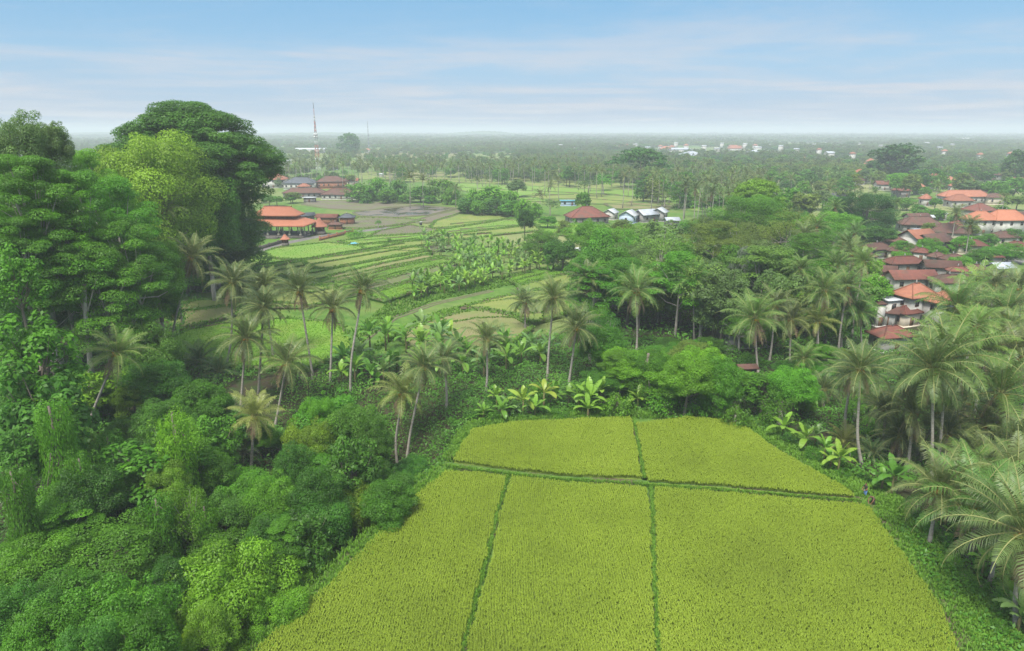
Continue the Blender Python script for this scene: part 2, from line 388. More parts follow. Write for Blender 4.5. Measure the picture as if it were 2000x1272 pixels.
# ground: grass, soil and far patchwork
def ground_mat():
    m, nt, b = newmat('ground')
    tc = N(nt, 'ShaderNodeTexCoord')
    def nz(s, d=6.0, r=.6):
        n = N(nt, 'ShaderNodeTexNoise', inp={'Scale': s, 'Detail': d, 'Roughness': r}); nt.links.new(tc.outputs['Object'], n.inputs['Vector']); return n.outputs['Fac']
    def mr(f, a, b_): 
        n = N(nt, 'ShaderNodeMapRange', inp={'From Min': a, 'From Max': b_}); nt.links.new(f, n.inputs['Value']); return n.outputs[0]
    def mix(f, a, b_):
        n = N(nt, 'ShaderNodeMix', data_type='RGBA'); nt.links.new(f, n.inputs[0])
        for k, v in ((6, a), (7, b_)):
            if isinstance(v, tuple): n.inputs[k].default_value = (*v, 1)
            else: nt.links.new(v, n.inputs[k])
        return n.outputs[2]
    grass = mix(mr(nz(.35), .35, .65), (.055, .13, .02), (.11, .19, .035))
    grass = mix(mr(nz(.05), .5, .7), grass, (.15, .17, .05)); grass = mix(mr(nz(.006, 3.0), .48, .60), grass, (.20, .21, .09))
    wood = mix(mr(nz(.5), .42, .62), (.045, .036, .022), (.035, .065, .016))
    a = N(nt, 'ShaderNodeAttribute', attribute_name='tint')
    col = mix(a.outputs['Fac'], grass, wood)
    nt.links.new(col, b.inputs['Base Color']); b.inputs['Roughness'].default_value = .9; b.inputs['Specular IOR Level'].default_value = .15
    bp = N(nt, 'ShaderNodeBump', inp={'Strength': .6, 'Distance': .25}); nt.links.new(nz(2.0), bp.inputs['Height']); nt.links.new(bp.outputs[0], b.inputs['Normal'])
    return m
M['ground'] = ground_mat()
def field_mat(name, a, b, c, dirn=None, rows=None):
    return noise_mat(name, a, b, 1.6, c3=c, s3=.09, bump=.5, bscale=5, lo=.3, hi=.7)
M['f_green'] = field_mat('field_green', (.105, .205, .026), (.145, .250, .036), (.160, .225, .048))
M['f_lime'] = field_mat('field_lime', (.11, .235, .02), (.145, .265, .03), (.14, .22, .03))
M['f_olive'] = field_mat('field_olive', (.150, .190, .045), (.200, .220, .060), (.130, .185, .040))
M['f_straw'] = field_mat('field_straw', (.200, .175, .085), (.160, .160, .065), (.150, .180, .055))
M['f_mud'] = field_mat('field_mud', (.150, .125, .092), (.110, .098, .070), (.120, .140, .055))
M['f_bund'] = noise_mat('bund_grass', (.055, .115, .02), (.085, .165, .026), .8, c3=(.085, .070, .04), s3=.2, bump=.8, bscale=3)
M['f_dry'] = noise_mat('bund_mud', (.10, .085, .06), (.09, .12, .03), .8, bump=.8, bscale=3)
M['f_rice'] = noise_mat('rice_floor', (.125, .185, .026), (.155, .215, .034), 2.0)

# ------------------------------------------------------------------ the ground sheet
def graded(lo, hi, step, far_lo, far_hi, g=1.14):
    c = list(np.arange(lo, hi + .01, step)); s = step
    while c[-1] < far_hi: s *= g; c.append(c[-1] + s)
    s = step; l = [c[0]]
    while l[-1] > far_lo: s *= g; l.append(l[-1] - s)
    return np.array(l[:0:-1] + c)
gx = graded(-140, 120, 2.0, -13000, 13000); gy = graded(-20, 200, 2.0, -300, 13500)
GX, GY = np.meshgrid(gx, gy, indexing='ij')
GZ = Hn(GX, GY)
V = np.stack([GX.ravel(), GY.ravel(), GZ.ravel()], 1)
i = np.arange(len(gx) - 1)[:, None] * len(gy); j = np.arange(len(gy) - 1)[None]
F = np.stack([i + j, i + len(gy) + j, i + len(gy) + j + 1, i + j + 1], -1).reshape(-1, 4)
def inside(P, poly):
    P = np.atleast_2d(P); c = np.zeros(len(P), bool); n = len(poly)
    for k in range(n):
        x1, y1 = poly[k][:2]; x2, y2 = poly[(k + 1) % n][:2]
        cond = ((y1 > P[:, 1]) != (y2 > P[:, 1])) & (P[:, 0] < (x2 - x1) * (P[:, 1] - y1) / (y2 - y1 + 1e-12) + x1)
        c ^= cond
    return c
woodpoly = [at(*p)[:2] for p in ((-900, 2400), (540, 1300), (870, 915), (930, 830), (1240, 812), (1440, 822), (1690, 975), (1890, 1290), (2600, 2300), (3200, 800), (2100, 640), (1650, 560), (1560, 460), (1150, 500), (1120, 650), (800, 690), (420, 720), (330, 690), (320, 520), (-200, 500), (-1200, 700))]
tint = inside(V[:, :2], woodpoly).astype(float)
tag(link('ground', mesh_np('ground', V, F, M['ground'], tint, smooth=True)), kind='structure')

# ------------------------------------------------------------------ rice field in front: five plots
XC = [(870, 905), (990, 920), (1100, 932), (1250, 940), (1270, 943), (1400, 951), (1550, 964), (1682, 974)]
FAR = [(928, 832), (1000, 823), (1100, 819), (1230, 813), (1340, 813), (1430, 821), (1470, 840), (1500, 865), (1570, 905), (1640, 945), (1682, 972)]
def W(pts, z=0): return [at(x, y, z)[:2] for x, y in pts]
ZU, ZL = 1.0, .35        # crop heads of upper / lower plots (all plants about 0.75 tall)
LEFT = [(868, 918), (800, 975), (720, 1060), (640, 1140), (565, 1205), (490, 1275), (300, 1440)]
plots = {
 'u1': ([(885, 898), (905, 862), (925, 836)] + FAR[1:4] + [(1236, 830), (1243, 870), (1254, 930), (1100, 924), (990, 912)], .45),
 'u2': ([(1243, 826)] + FAR[4:10] + [(1672, 966), (1550, 957), (1400, 944), (1266, 936), (1252, 870)], .45),
 'l1': ([(872, 918), (930, 921), (990, 928), (972, 985), (946, 1090), (921, 1180), (897, 1275), (868, 1450), (300, 1450)] + LEFT[::-1][1:-1], 0),
 'l2': ([(1000, 929), (1100, 940), (1262, 950), (1269, 1000), (1271, 1100), (1277, 1200), (1281, 1275), (1290, 1450), (880, 1450), (909, 1275), (933, 1180), (958, 1090), (981, 985)], 0),
 'l3': ([(1280, 950), (1400, 959), (1550, 972), (1672, 982), (1700, 992), (1738, 1045), (1785, 1110), (1840, 1190), (1880, 1275), (1960, 1450), (1300, 1450), (1292, 1275), (1287, 1200), (1282, 1100), (1280, 1000)], 0),
}
def poly_slab(name, pts, z0, z1, mat):
    n = len(pts); bm_v = [(x, y, z1) for x, y in pts] + [(x, y, z0) for x, y in pts]
    me = bpy.data.meshes.new(name)
    me.from_pydata(bm_v, [], [list(range(n))] + [[k, (k + 1) % n, n + (k + 1) % n, n + k][::-1] for k in range(n)])
    me.materials.append(mat)
    import bmesh
    b = bmesh.new(); b.from_mesh(me); bmesh.ops.recalc_face_normals(b, faces=b.faces); bmesh.ops.triangulate(b, faces=[f for f in b.faces if len(f.verts) > 4]); b.to_mesh(me); b.free()
    return me
PLOT_W = {}
def vnoise(x, y, s, seed=0):
    """smooth value noise on numpy arrays"""
    r = np.random.default_rng(seed).random((64, 64)); x = np.asarray(x) / s; y = np.asarray(y) / s
    xi, yi = np.floor(x).astype(int), np.floor(y).astype(int); fx, fy = x - xi, y - yi
    fx, fy = fx * fx * (3 - 2 * fx), fy * fy * (3 - 2 * fy)
    g = lambda a, b: r[a % 64, b % 64]
    return (g(xi, yi) * (1 - fx) + g(xi + 1, yi) * fx) * (1 - fy) + (g(xi, yi + 1) * (1 - fx) + g(xi + 1, yi + 1) * fx) * fy
def rice(poly, z0, seed, rowdir):
    rg = np.random.default_rng(seed); P = np.array(poly); lo, hi = P.min(0) - 2, P.max(0) + 2
    c, s = math.cos(rowdir), math.sin(rowdir); ctr = (lo + hi) / 2; ext = np.hypot(*(hi - lo)) / 2
    A, B = np.meshgrid(np.arange(-ext, ext, .235), np.arange(-ext, ext, .165))
    A = A + rg.normal(0, .022, A.shape) + .12 * np.sin(B * .35); B = B + rg.normal(0, .05, B.shape)
    X = ctr[0] + A * c - B * s; Y = ctr[1] + A * s + B * c
    Q = np.stack([X.ravel(), Y.ravel()], 1)
    Q = Q[Q[:, 1] > 34]
    Qe = Q + .32 * np.stack([vnoise(Q[:, 0], Q[:, 1], 1.1, 31) - .5, vnoise(Q[:, 0], Q[:, 1], 1.1, 32) - .5], 1)
    Q = Q[inside(Qe, poly)]
    Q = Q[rg.random(len(Q)) > .006]
    n = len(Q); nb = 10
    patch = .45 * vnoise(Q[:, 0], Q[:, 1], 11.0, 3) + .3 * vnoise(Q[:, 0], Q[:, 1], 3.6, 4) + .15 * vnoise(Q[:, 0], Q[:, 1], .9, 5) + .05
    hh = .66 + .12 * vnoise(Q[:, 0], Q[:, 1], 5, 8) + rg.normal(0, .03, n)
    ang = rg.random((n, nb)) * 2 * math.pi; rad = rg.uniform(.03, .18, (n, nb)); wd = rg.uniform(.011, .022, (n, nb))
    H1 = hh[:, None] * rg.uniform(.82, 1.08, (n, nb))
    base = np.stack([Q[:, 0], Q[:, 1], np.full(n, z0)], 1)[:, None]
    d = np.stack([np.cos(ang), np.sin(ang), np.zeros_like(ang)], -1); sd = np.stack([-np.sin(ang), np.cos(ang), np.zeros_like(ang)], -1)
    up = np.array([0, 0, 1.])
    p0 = base + d * .02 + up * .25; p1 = base + d * (rad * .55)[..., None] + up * H1[..., None]; p2 = base + d * (rad * 1.15)[..., None] + up * (H1 * rg.uniform(.72, .95, (n, nb)))[..., None]
    w0 = sd * wd[..., None]
    V = np.stack([p0 - w0, p0 + w0, p1 + w0, p1 - w0, p2 + w0 * 1.3, p2 - w0 * 1.3], 2).reshape(-1, 3)
    k = np.arange(n * nb)[:, None] * 6
    F = np.concatenate([k + np.array([[0, 1, 2, 3]]), k + np.array([[3, 2, 4, 5]])])
    t0 = np.clip(.04 + .85 * patch[:, None] + rg.normal(0, .08, (n, nb)), 0, 1)
    tip = np.clip(t0 + rg.uniform(.08, .42, (n, nb)), 0, 1)
    T = np.stack([t0 * .5, t0 * .5, t0, t0, tip, tip], 2).ravel()
    return V, F, T
for k, (key, (pts, z)) in enumerate(plots.items()):
    pw = W(pts, z + .6); PLOT_W[key] = pw
    tag(link('paddy_floor', poly_slab('paddy_floor', pw, -1.2, z + .06, M['f_rice'])), kind='structure')
    V, F, T = rice(pw, z, 20 + k, R((4, 8, -3, 2, 6)[k]))
    tag(link('rice_crop', mesh_np('rice_crop', V, F, M['rice'], T)), 'ripening yellow green rice plants planted in tight rows', 'rice', kind='stuff')

# grass tufts scattered where told: P n x 3
def tufts(P, h, nb=6, spread=.16, wd=.02, seed=1, tlo=.2, thi=.9):
    rg = np.random.default_rng(seed); n = len(P); h = np.broadcast_to(h, (n,))
    ang = rg.random((n, nb)) * 2 * math.pi; H1 = h[:, None] * rg.uniform(.55, 1.1, (n, nb)); rad = H1 * rg.uniform(.15, .6, (n, nb))
    d = np.stack([np.cos(ang), np.sin(ang), np.zeros_like(ang)], -1); sd = np.stack([-np.sin(ang), np.cos(ang), np.zeros_like(ang)], -1)
    base = P[:, None] + d * (spread * rg.random((n, nb)))[..., None]; up = np.array([0, 0, 1.])
    p1 = base + d * (rad * .5)[..., None] + up * (H1 * .75)[..., None]; p2 = base + d * rad[..., None] + up * (H1 * .95)[..., None]
    w0 = sd * (wd * (.5 + rg.random((n, nb))) * (1 + h[:, None]))[..., None]
    V = np.stack([base - w0, base + w0, p1 + w0, p1 - w0, p2 + w0 * .3, p2 - w0 * .3], 2).reshape(-1, 3)
    k = np.arange(n * nb)[:, None] * 6
    F = np.concatenate([k + np.array([[0, 1, 2, 3]]), k + np.array([[3, 2, 4, 5]])])
    t = rg.uniform(tlo, thi, (n, nb)); T = np.repeat(t.ravel(), 6)
    return V, F, T
def along(poly, step, jit, seed=0, closed=False):
    rg = np.random.default_rng(seed); out = []; pts = list(map(np.array, poly)) + ([np.array(poly[0])] if closed else [])
    for a, b in zip(pts[:-1], pts[1:]):
        L = np.linalg.norm(b - a); n = max(1, int(L / step)); t = (np.arange(n) + rg.random(n)) / n
        out.append(a + (b - a) * t[:, None] + rg.normal(0, jit, (n, 2)))
    return np.concatenate(out)
def withz(Q, z=None): return np.concatenate([Q, (Hn(Q[:, 0], Q[:, 1]) if z is None else np.full(len(Q), z))[:, None]], 1)
# raised earth bunds between the plots, with their own grass
def ridge(pts, width, h, z0=0.0):
    pts = [np.array(p) for p in pts]; G = Geo(); rows = []
    P = np.array(pts); d = np.gradient(P, axis=0); d /= np.linalg.norm(d, axis=1)[:, None]; nrm = np.stack([-d[:, 1], d[:, 0]], 1)
    prof = [(-1, -.6), (-.62, .85), (0, 1.0), (.62, .85), (1, -.6)]
    V = np.array([[*(P[q] + nrm[q] * a * width / 2), z0 + b * h] for q in range(len(P)) for a, b in prof])
    F = [[q * 5 + r, q * 5 + r + 1, q * 5 + 5 + r + 1, q * 5 + 5 + r] for q in range(len(P) - 1) for r in range(4)]
    G.add(V, F); return G
def densify(poly, step):
    out = []
    for a, b in zip(poly[:-1], poly[1:]):
        a, b = np.array(a), np.array(b); n = max(1, int(np.linalg.norm(b - a) / step))
        out += [a + (b - a) * q / n for q in range(n)]
    return out + [np.array(poly[-1])]
BL = [((993, 925), (975, 985), (950, 1090), (925, 1180), (903, 1272), (873, 1450)), ((1271, 946), (1275, 1000), (1277, 1100), (1283, 1200), (1287, 1272), (1295, 1450)),
      ((1238, 822), (1247, 870), (1260, 938))]
gp = []
for q, b in enumerate(BL):
    w_ = densify(W(b, .3), 1.5)
    tag(link('field_bund', ridge(w_, .75, .30, 0 if q < 2 else .35).mesh('bund', M['f_bund'], True)), kind='structure')
    gp.append((withz(along(W(b, .3), .035, .11, q), .25 if q < 2 else .6), .28))
w_ = densify(W(XC, .4), 1.5)
tag(link('field_bund', ridge(w_, 1.1, .55, 0).mesh('bund', M['f_bund'], True)), kind='structure')
gp.append((withz(along(W([(x, y + 5) for x, y in XC], .4), .035, .2, 9), .42), .22))
gl = W(LEFT[:-1] + [(300, 1450)], 0); gr = W([(1685, 975), (1712, 1000), (1745, 1050), (1795, 1115), (1855, 1195), (1900, 1275), (1990, 1450)], 0)
gf = W([(880, 900), (905, 855), (925, 832)] + FAR[1:] , 0)
EDGE = Geo()
for nm, line, wdt in (('l', gl, 1.3), ('r', gr, 1.8), ('f', gf, 1.0)):
    tag(link('field_bund', ridge(densify(line, 1.5), wdt * 2, .35, .05).mesh('bund', M['f_bund'], True)), kind='structure')
    gp.append((withz(along(line, .018, wdt * .55, 31), .3), .42))
for q, (P, h) in enumerate(gp):
    P = P[P[:, 1] > 33]; V, F, T = tufts(P, h, nb=6, seed=q); EDGE.add(V, F, T)
# the bright grass tongue behind the far edge and the weedy strips outside both sides
def fillpoly(poly, n, seed=0):
    rg = np.random.default_rng(seed); P = np.array(poly); lo, hi = P.min(0), P.max(0)
    Q = lo + (hi - lo) * rg.random((n, 2)); return Q[inside(Q, poly)]
tongue = W([(1060, 806), (1180, 790), (1300, 796), (1420, 812), (1440, 824), (1340, 818), (1235, 818), (1100, 822)])
P = withz(fillpoly(tongue, 9000, 2)); V, F, T = tufts(P, .35, seed=41, tlo=.4, thi=1.0); EDGE.add(V, F, T)
rs = W([(1690, 970), (1500, 850), (1450, 815), (1540, 840), (1740, 960), (1830, 1040), (1925, 1160), (2040, 1300), (2100, 1450), (1990, 1450), (1900, 1275), (1795, 1115)])
P = withz(fillpoly(rs, 26000, 3)); V, F, T = tufts(P, .5, seed=42, wd=.03); EDGE.add(V, F, T)
ls = W([(300, 1450), (490, 1275), (640, 1140), (800, 975), (868, 918), (900, 860), (870, 850), (820, 905), (740, 985), (590, 1120), (400, 1290), (200, 1450)])
P = withz(fillpoly(ls, 24000, 4)); V, F, T = tufts(P, .6, seed=43, wd=.03); EDGE.add(V, F, T)
tag(link('grass', EDGE.mesh('grass', M['grassb'])), 'bright green grass growing along the bunds and edges of the rice field', 'grass', kind='stuff')

# ------------------------------------------------------------------ paddies and terraces of the middle distance
PL = [  # type, step above the ground, outline in the photograph
 ('olive', .10, [(560, 300), (640, 299), (630, 312), (600, 322), (545, 318)]), ('green', .10, [(645, 299), (760, 297), (780, 306), (700, 312), (640, 312)]), ('mud', .10, [(765, 297), (900, 299), (930, 306), (800, 308)]), ('olive', .1, [(640, 314), (800, 310), (960, 308), (985, 316), (860, 322), (700, 326), (600, 325)]),
 ('straw', .14, [(690, 300), (860, 296), (900, 304), (840, 312), (700, 316)]),
 ('olive', .16, [(700, 338), (780, 333), (900, 336), (1010, 343), (1120, 352), (1210, 358), (1240, 372), (1080, 366), (900, 358), (760, 354), (700, 350)]),
 ('straw', .20, [(720, 341), (800, 337), (880, 340), (860, 346), (760, 348)]),
 ('green', .24, [(880, 356), (1000, 362), (1120, 368), (1240, 372), (1330, 388), (1400, 402), (1380, 415), (1280, 404), (1130, 396), (1000, 392), (900, 372)]),
 ('olive', .30, [(1020, 382), (1150, 378), (1260, 388), (1330, 400), (1250, 402), (1100, 396)]),
 ('straw', .34, [(1180, 398), (1240, 396), (1330, 402), (1300, 410), (1200, 408)]),
 ('mud', .12, [(600, 393), (700, 392), (760, 398), (820, 400), (720, 412), (640, 408), (590, 400)]),
 ('water', .18, [(765, 405), (830, 402), (893, 407), (840, 420), (780, 425), (700, 422), (690, 415)]),
 ('mud', .22, [(700, 425), (785, 427), (830, 431), (760, 442), (700, 447), (640, 445)]),
 ('mud', .25, [(840, 422), (893, 410), (910, 412), (880, 425), (835, 436), (800, 434)]),
 ('olive', .32, [(850, 432), (905, 415), (990, 420), (1010, 424), (940, 436), (880, 444), (840, 446)]),
 ('green', .36, [(890, 445), (945, 437), (1010, 426), (1050, 428), (1020, 440), (930, 452), (870, 458), (850, 452)]),
 ('mud', .3, [(740, 452), (800, 440), (845, 447), (870, 452), (800, 458), (720, 462)]),
 ('olive', .36, [(880, 458), (930, 453), (1010, 444), (1050, 440), (1060, 450), (980, 458), (900, 468), (850, 468)]),
 ('lime', .42, [(1040, 432), (1100, 434), (1150, 440), (1150, 456), (1120, 462), (1070, 456), (1050, 446)]),
 ('green', .4, [(660, 472), (720, 464), (790, 459), (850, 456), (850, 464), (780, 472), (700, 478)]),
 ('olive', .44, [(700, 480), (790, 473), (850, 470), (880, 474), (800, 482), (720, 490)]),
 ('mud', .5, [(760, 490), (830, 482), (880, 478), (900, 486), (830, 492)]),
 ('green', .5, [(480, 505), (540, 485), (640, 474), (700, 480), (760, 474), (740, 486), (655, 500), (590, 508), (520, 503)]),
 ('green', .55, [(405, 530), (430, 512), (478, 507), (520, 505), (585, 510), (520, 522), (450, 532)]),
 ('olive', .62, [(595, 509), (660, 501), (740, 488), (800, 482), (835, 487), (740, 506), (640, 525), (600, 522)]),
 ('olive', .6, [(430, 545), (455, 533), (525, 523), (590, 512), (620, 524), (540, 540), (440, 560)]),
 ('green', .66, [(600, 527), (650, 525), (735, 508), (830, 489), (845, 494), (740, 516), (640, 540), (590, 545)]),
 ('straw', .72, [(640, 541), (740, 517), (830, 499), (865, 503), (760, 524), (660, 552)]),
 ('green', .76, [(650, 556), (760, 526), (868, 505), (885, 512), (790, 534), (680, 566)]),
 ('mud', .8, [(690, 566), (790, 536), (885, 515), (905, 521), (810, 546), (720, 574)]),
 ('lime', .84, [(715, 578), (812, 548), (905, 524), (930, 532), (840, 560), (750, 588)]),
 ('olive', .55, [(330, 590), (345, 570), (420, 560), (600, 548), (680, 575), (600, 600), (440, 600), (340, 612)]),
 ('straw', .6, [(325, 636), (332, 602), (380, 588), (450, 584), (470, 610), (420, 626), (350, 642)]),
 ('lime', .7, [(335, 700), (335, 660), (372, 644), (440, 632), (560, 622), (660, 630), (700, 680), (600, 720), (400, 715)]),
 ('lime', .7, [(990, 545), (1080, 520), (1130, 512), (1150, 525), (1080, 540), (1010, 556)]),
 ('olive', .74, [(1010, 560), (1080, 542), (1150, 528), (1160, 545), (1090, 560), (1020, 570)]),
 ('straw', .8, [(780, 652), (850, 625), (900, 610), (940, 606), (1000, 618), (1040, 640), (1000, 668), (900, 690), (800, 680)]),
 ('olive', .9, [(900, 602), (960, 585), (1030, 570), (1100, 565), (1140, 580), (1110, 610), (1040, 630), (1000, 612), (940, 602)]),
 ('mud', .95, [(1010, 596), (1060, 588), (1090, 596), (1060, 612), (1020, 612)]),
]
MIDG = Geo(); rg = np.random.default_rng(5)
for q, ln in enumerate([[(500, 520), (590, 508), (690, 492), (790, 476)], [(470, 540), (600, 520), (720, 499), (830, 480)], [(480, 556), (600, 537), (730, 512), (840, 492)], [(560, 560), (660, 545), (760, 522), (866, 501)], [(600, 575), (690, 556), (790, 532), (885, 513)], [(640, 588), (720, 570), (810, 548), (900, 528)],
     [(700, 470), (800, 462), (880, 452), (960, 446)], [(690, 480), (790, 470), (870, 462), (960, 456)], [(340, 612), (430, 600), (520, 592), (600, 596)], [(345, 575), (440, 568), (560, 556), (640, 560)], [(880, 380), (1000, 384), (1120, 380)], [(900, 366), (1020, 372), (1200, 380), (1320, 394)], [(1010, 390), (1150, 388), (1290, 398)], [(860, 345), (960, 350), (1100, 360)], [(720, 352), (860, 350), (1000, 356)],
     [(880, 438), (960, 430), (1060, 430)], [(900, 448), (980, 441), (1080, 438)], [(920, 600), (1000, 586), (1110, 572)], [(1000, 552), (1080, 532), (1140, 520)], [(840, 640), (930, 625), (1020, 622)]]):
    pw = densify(W(ln, .5), 2.5); dist = np.mean([p[1] for p in pw])
    pw = [p + rg.normal(0, .18, 2) for p in pw]
    tag(link('paddy_bund', ridge(pw, .8 if dist < 260 else 1.5, .35, .62 if dist < 260 else .42).mesh('bund', M['f_bund'], True)), kind='structure')
    if dist < 260:
        P = withz(along(pw, .10, .3, q), .8); V, F, T = tufts(P, .4, nb=5, wd=.04, seed=q + 300, tlo=.0, thi=.6); MIDG.add(V, F, T)
for q, (ty, z, pts) in enumerate(PL):
    pw = W(pts, z); dist = np.mean([p[1] for p in pw])
    zz = z if ty == 'water' else z + .0
    nm = 'flooded_paddy' if ty == 'water' else 'paddy_plot'
    tag(link(nm, poly_slab(nm, pw, -.6, zz + .003 * q, M['water' if ty == 'water' else 'f_' + ty])), kind='structure')
    ring = densify(list(pw) + [pw[0]], 3 if dist < 300 else 8)
    tag(link('paddy_bund', ridge(ring, .9 if dist < 300 else 1.6, .28, zz + .05).mesh('bund', M['f_dry' if ty in ('water', 'mud') else 'f_bund'], True)), kind='structure')
    if dist < 320 and ty != 'water':
        P = withz(along(pw, .22, .45, q, True), zz + .1); V, F, T = tufts(P, .45, nb=5, wd=.06, seed=q); MIDG.add(V, F, T)
        n = int(2500 if dist > 200 else 15000)
        P = withz(fillpoly(pw, n, q), zz)
        V, F, T = tufts(P, .26 if ty in ('green', 'lime') else .14, nb=4, wd=.022, seed=q + 50, tlo=.5 if ty == 'lime' else .3, thi=1.0 if ty in ('olive', 'lime', 'straw') else .7); MIDG.add(V, F, T)
# grassy slope above the dirt track
slope = W([(700, 640), (760, 590), (860, 560), (980, 540), (1110, 515), (1120, 530), (980, 562), (850, 588), (770, 622), (700, 680)])
P = withz(fillpoly(slope, 16000, 77)); V, F, T = tufts(P, .55, nb=5, wd=.05, seed=90, tlo=.1, thi=.7); MIDG.add(V, F, T)
slope2 = W([(740, 660), (860, 606), (980, 580), (1080, 556), (1100, 562), (960, 592), (850, 622), (780, 655), (720, 700)])
P = withz(fillpoly(slope2, 9000, 78)); V, F, T = tufts(P, .5, nb=5, wd=.05, seed=91, tlo=.4, thi=1); MIDG.add(V, F, T)
tag(link('terrace_grass', MIDG.mesh('terrace_grass', M['grassb'])), 'rough grass and young rice growing over the terraces and their bunds', 'grass', kind='stuff')
trk = densify(W([(660, 700), (770, 621), (850, 593), (960, 568)], .1), 2)
for off in (-.65, .65):
    P = np.array(trk); d = np.gradient(P, axis=0); d /= np.linalg.norm(d, axis=1)[:, None]
    tag(link('dirt_track', ridge(list(P + np.stack([-d[:, 1], d[:, 0]], 1) * off), .5, .16, .06).mesh('track', M['dirt'], True)), kind='structure')
lane = densify(W([(380, 545), (470, 503), (540, 478), (620, 462), (700, 452), (760, 445)], .15), 3)
tag(link('lane', ridge(lane, 4.5, .2, .1).mesh('lane', M['gravel'], True)), kind='structure')
street = densify(W([(1880, 560), (1935, 530), (1975, 510), (2040, 495)], .05), 3)
tag(link('street', ridge(street, 6.5, .12, .06).mesh('street', M['gravel'], True)), kind='structure')

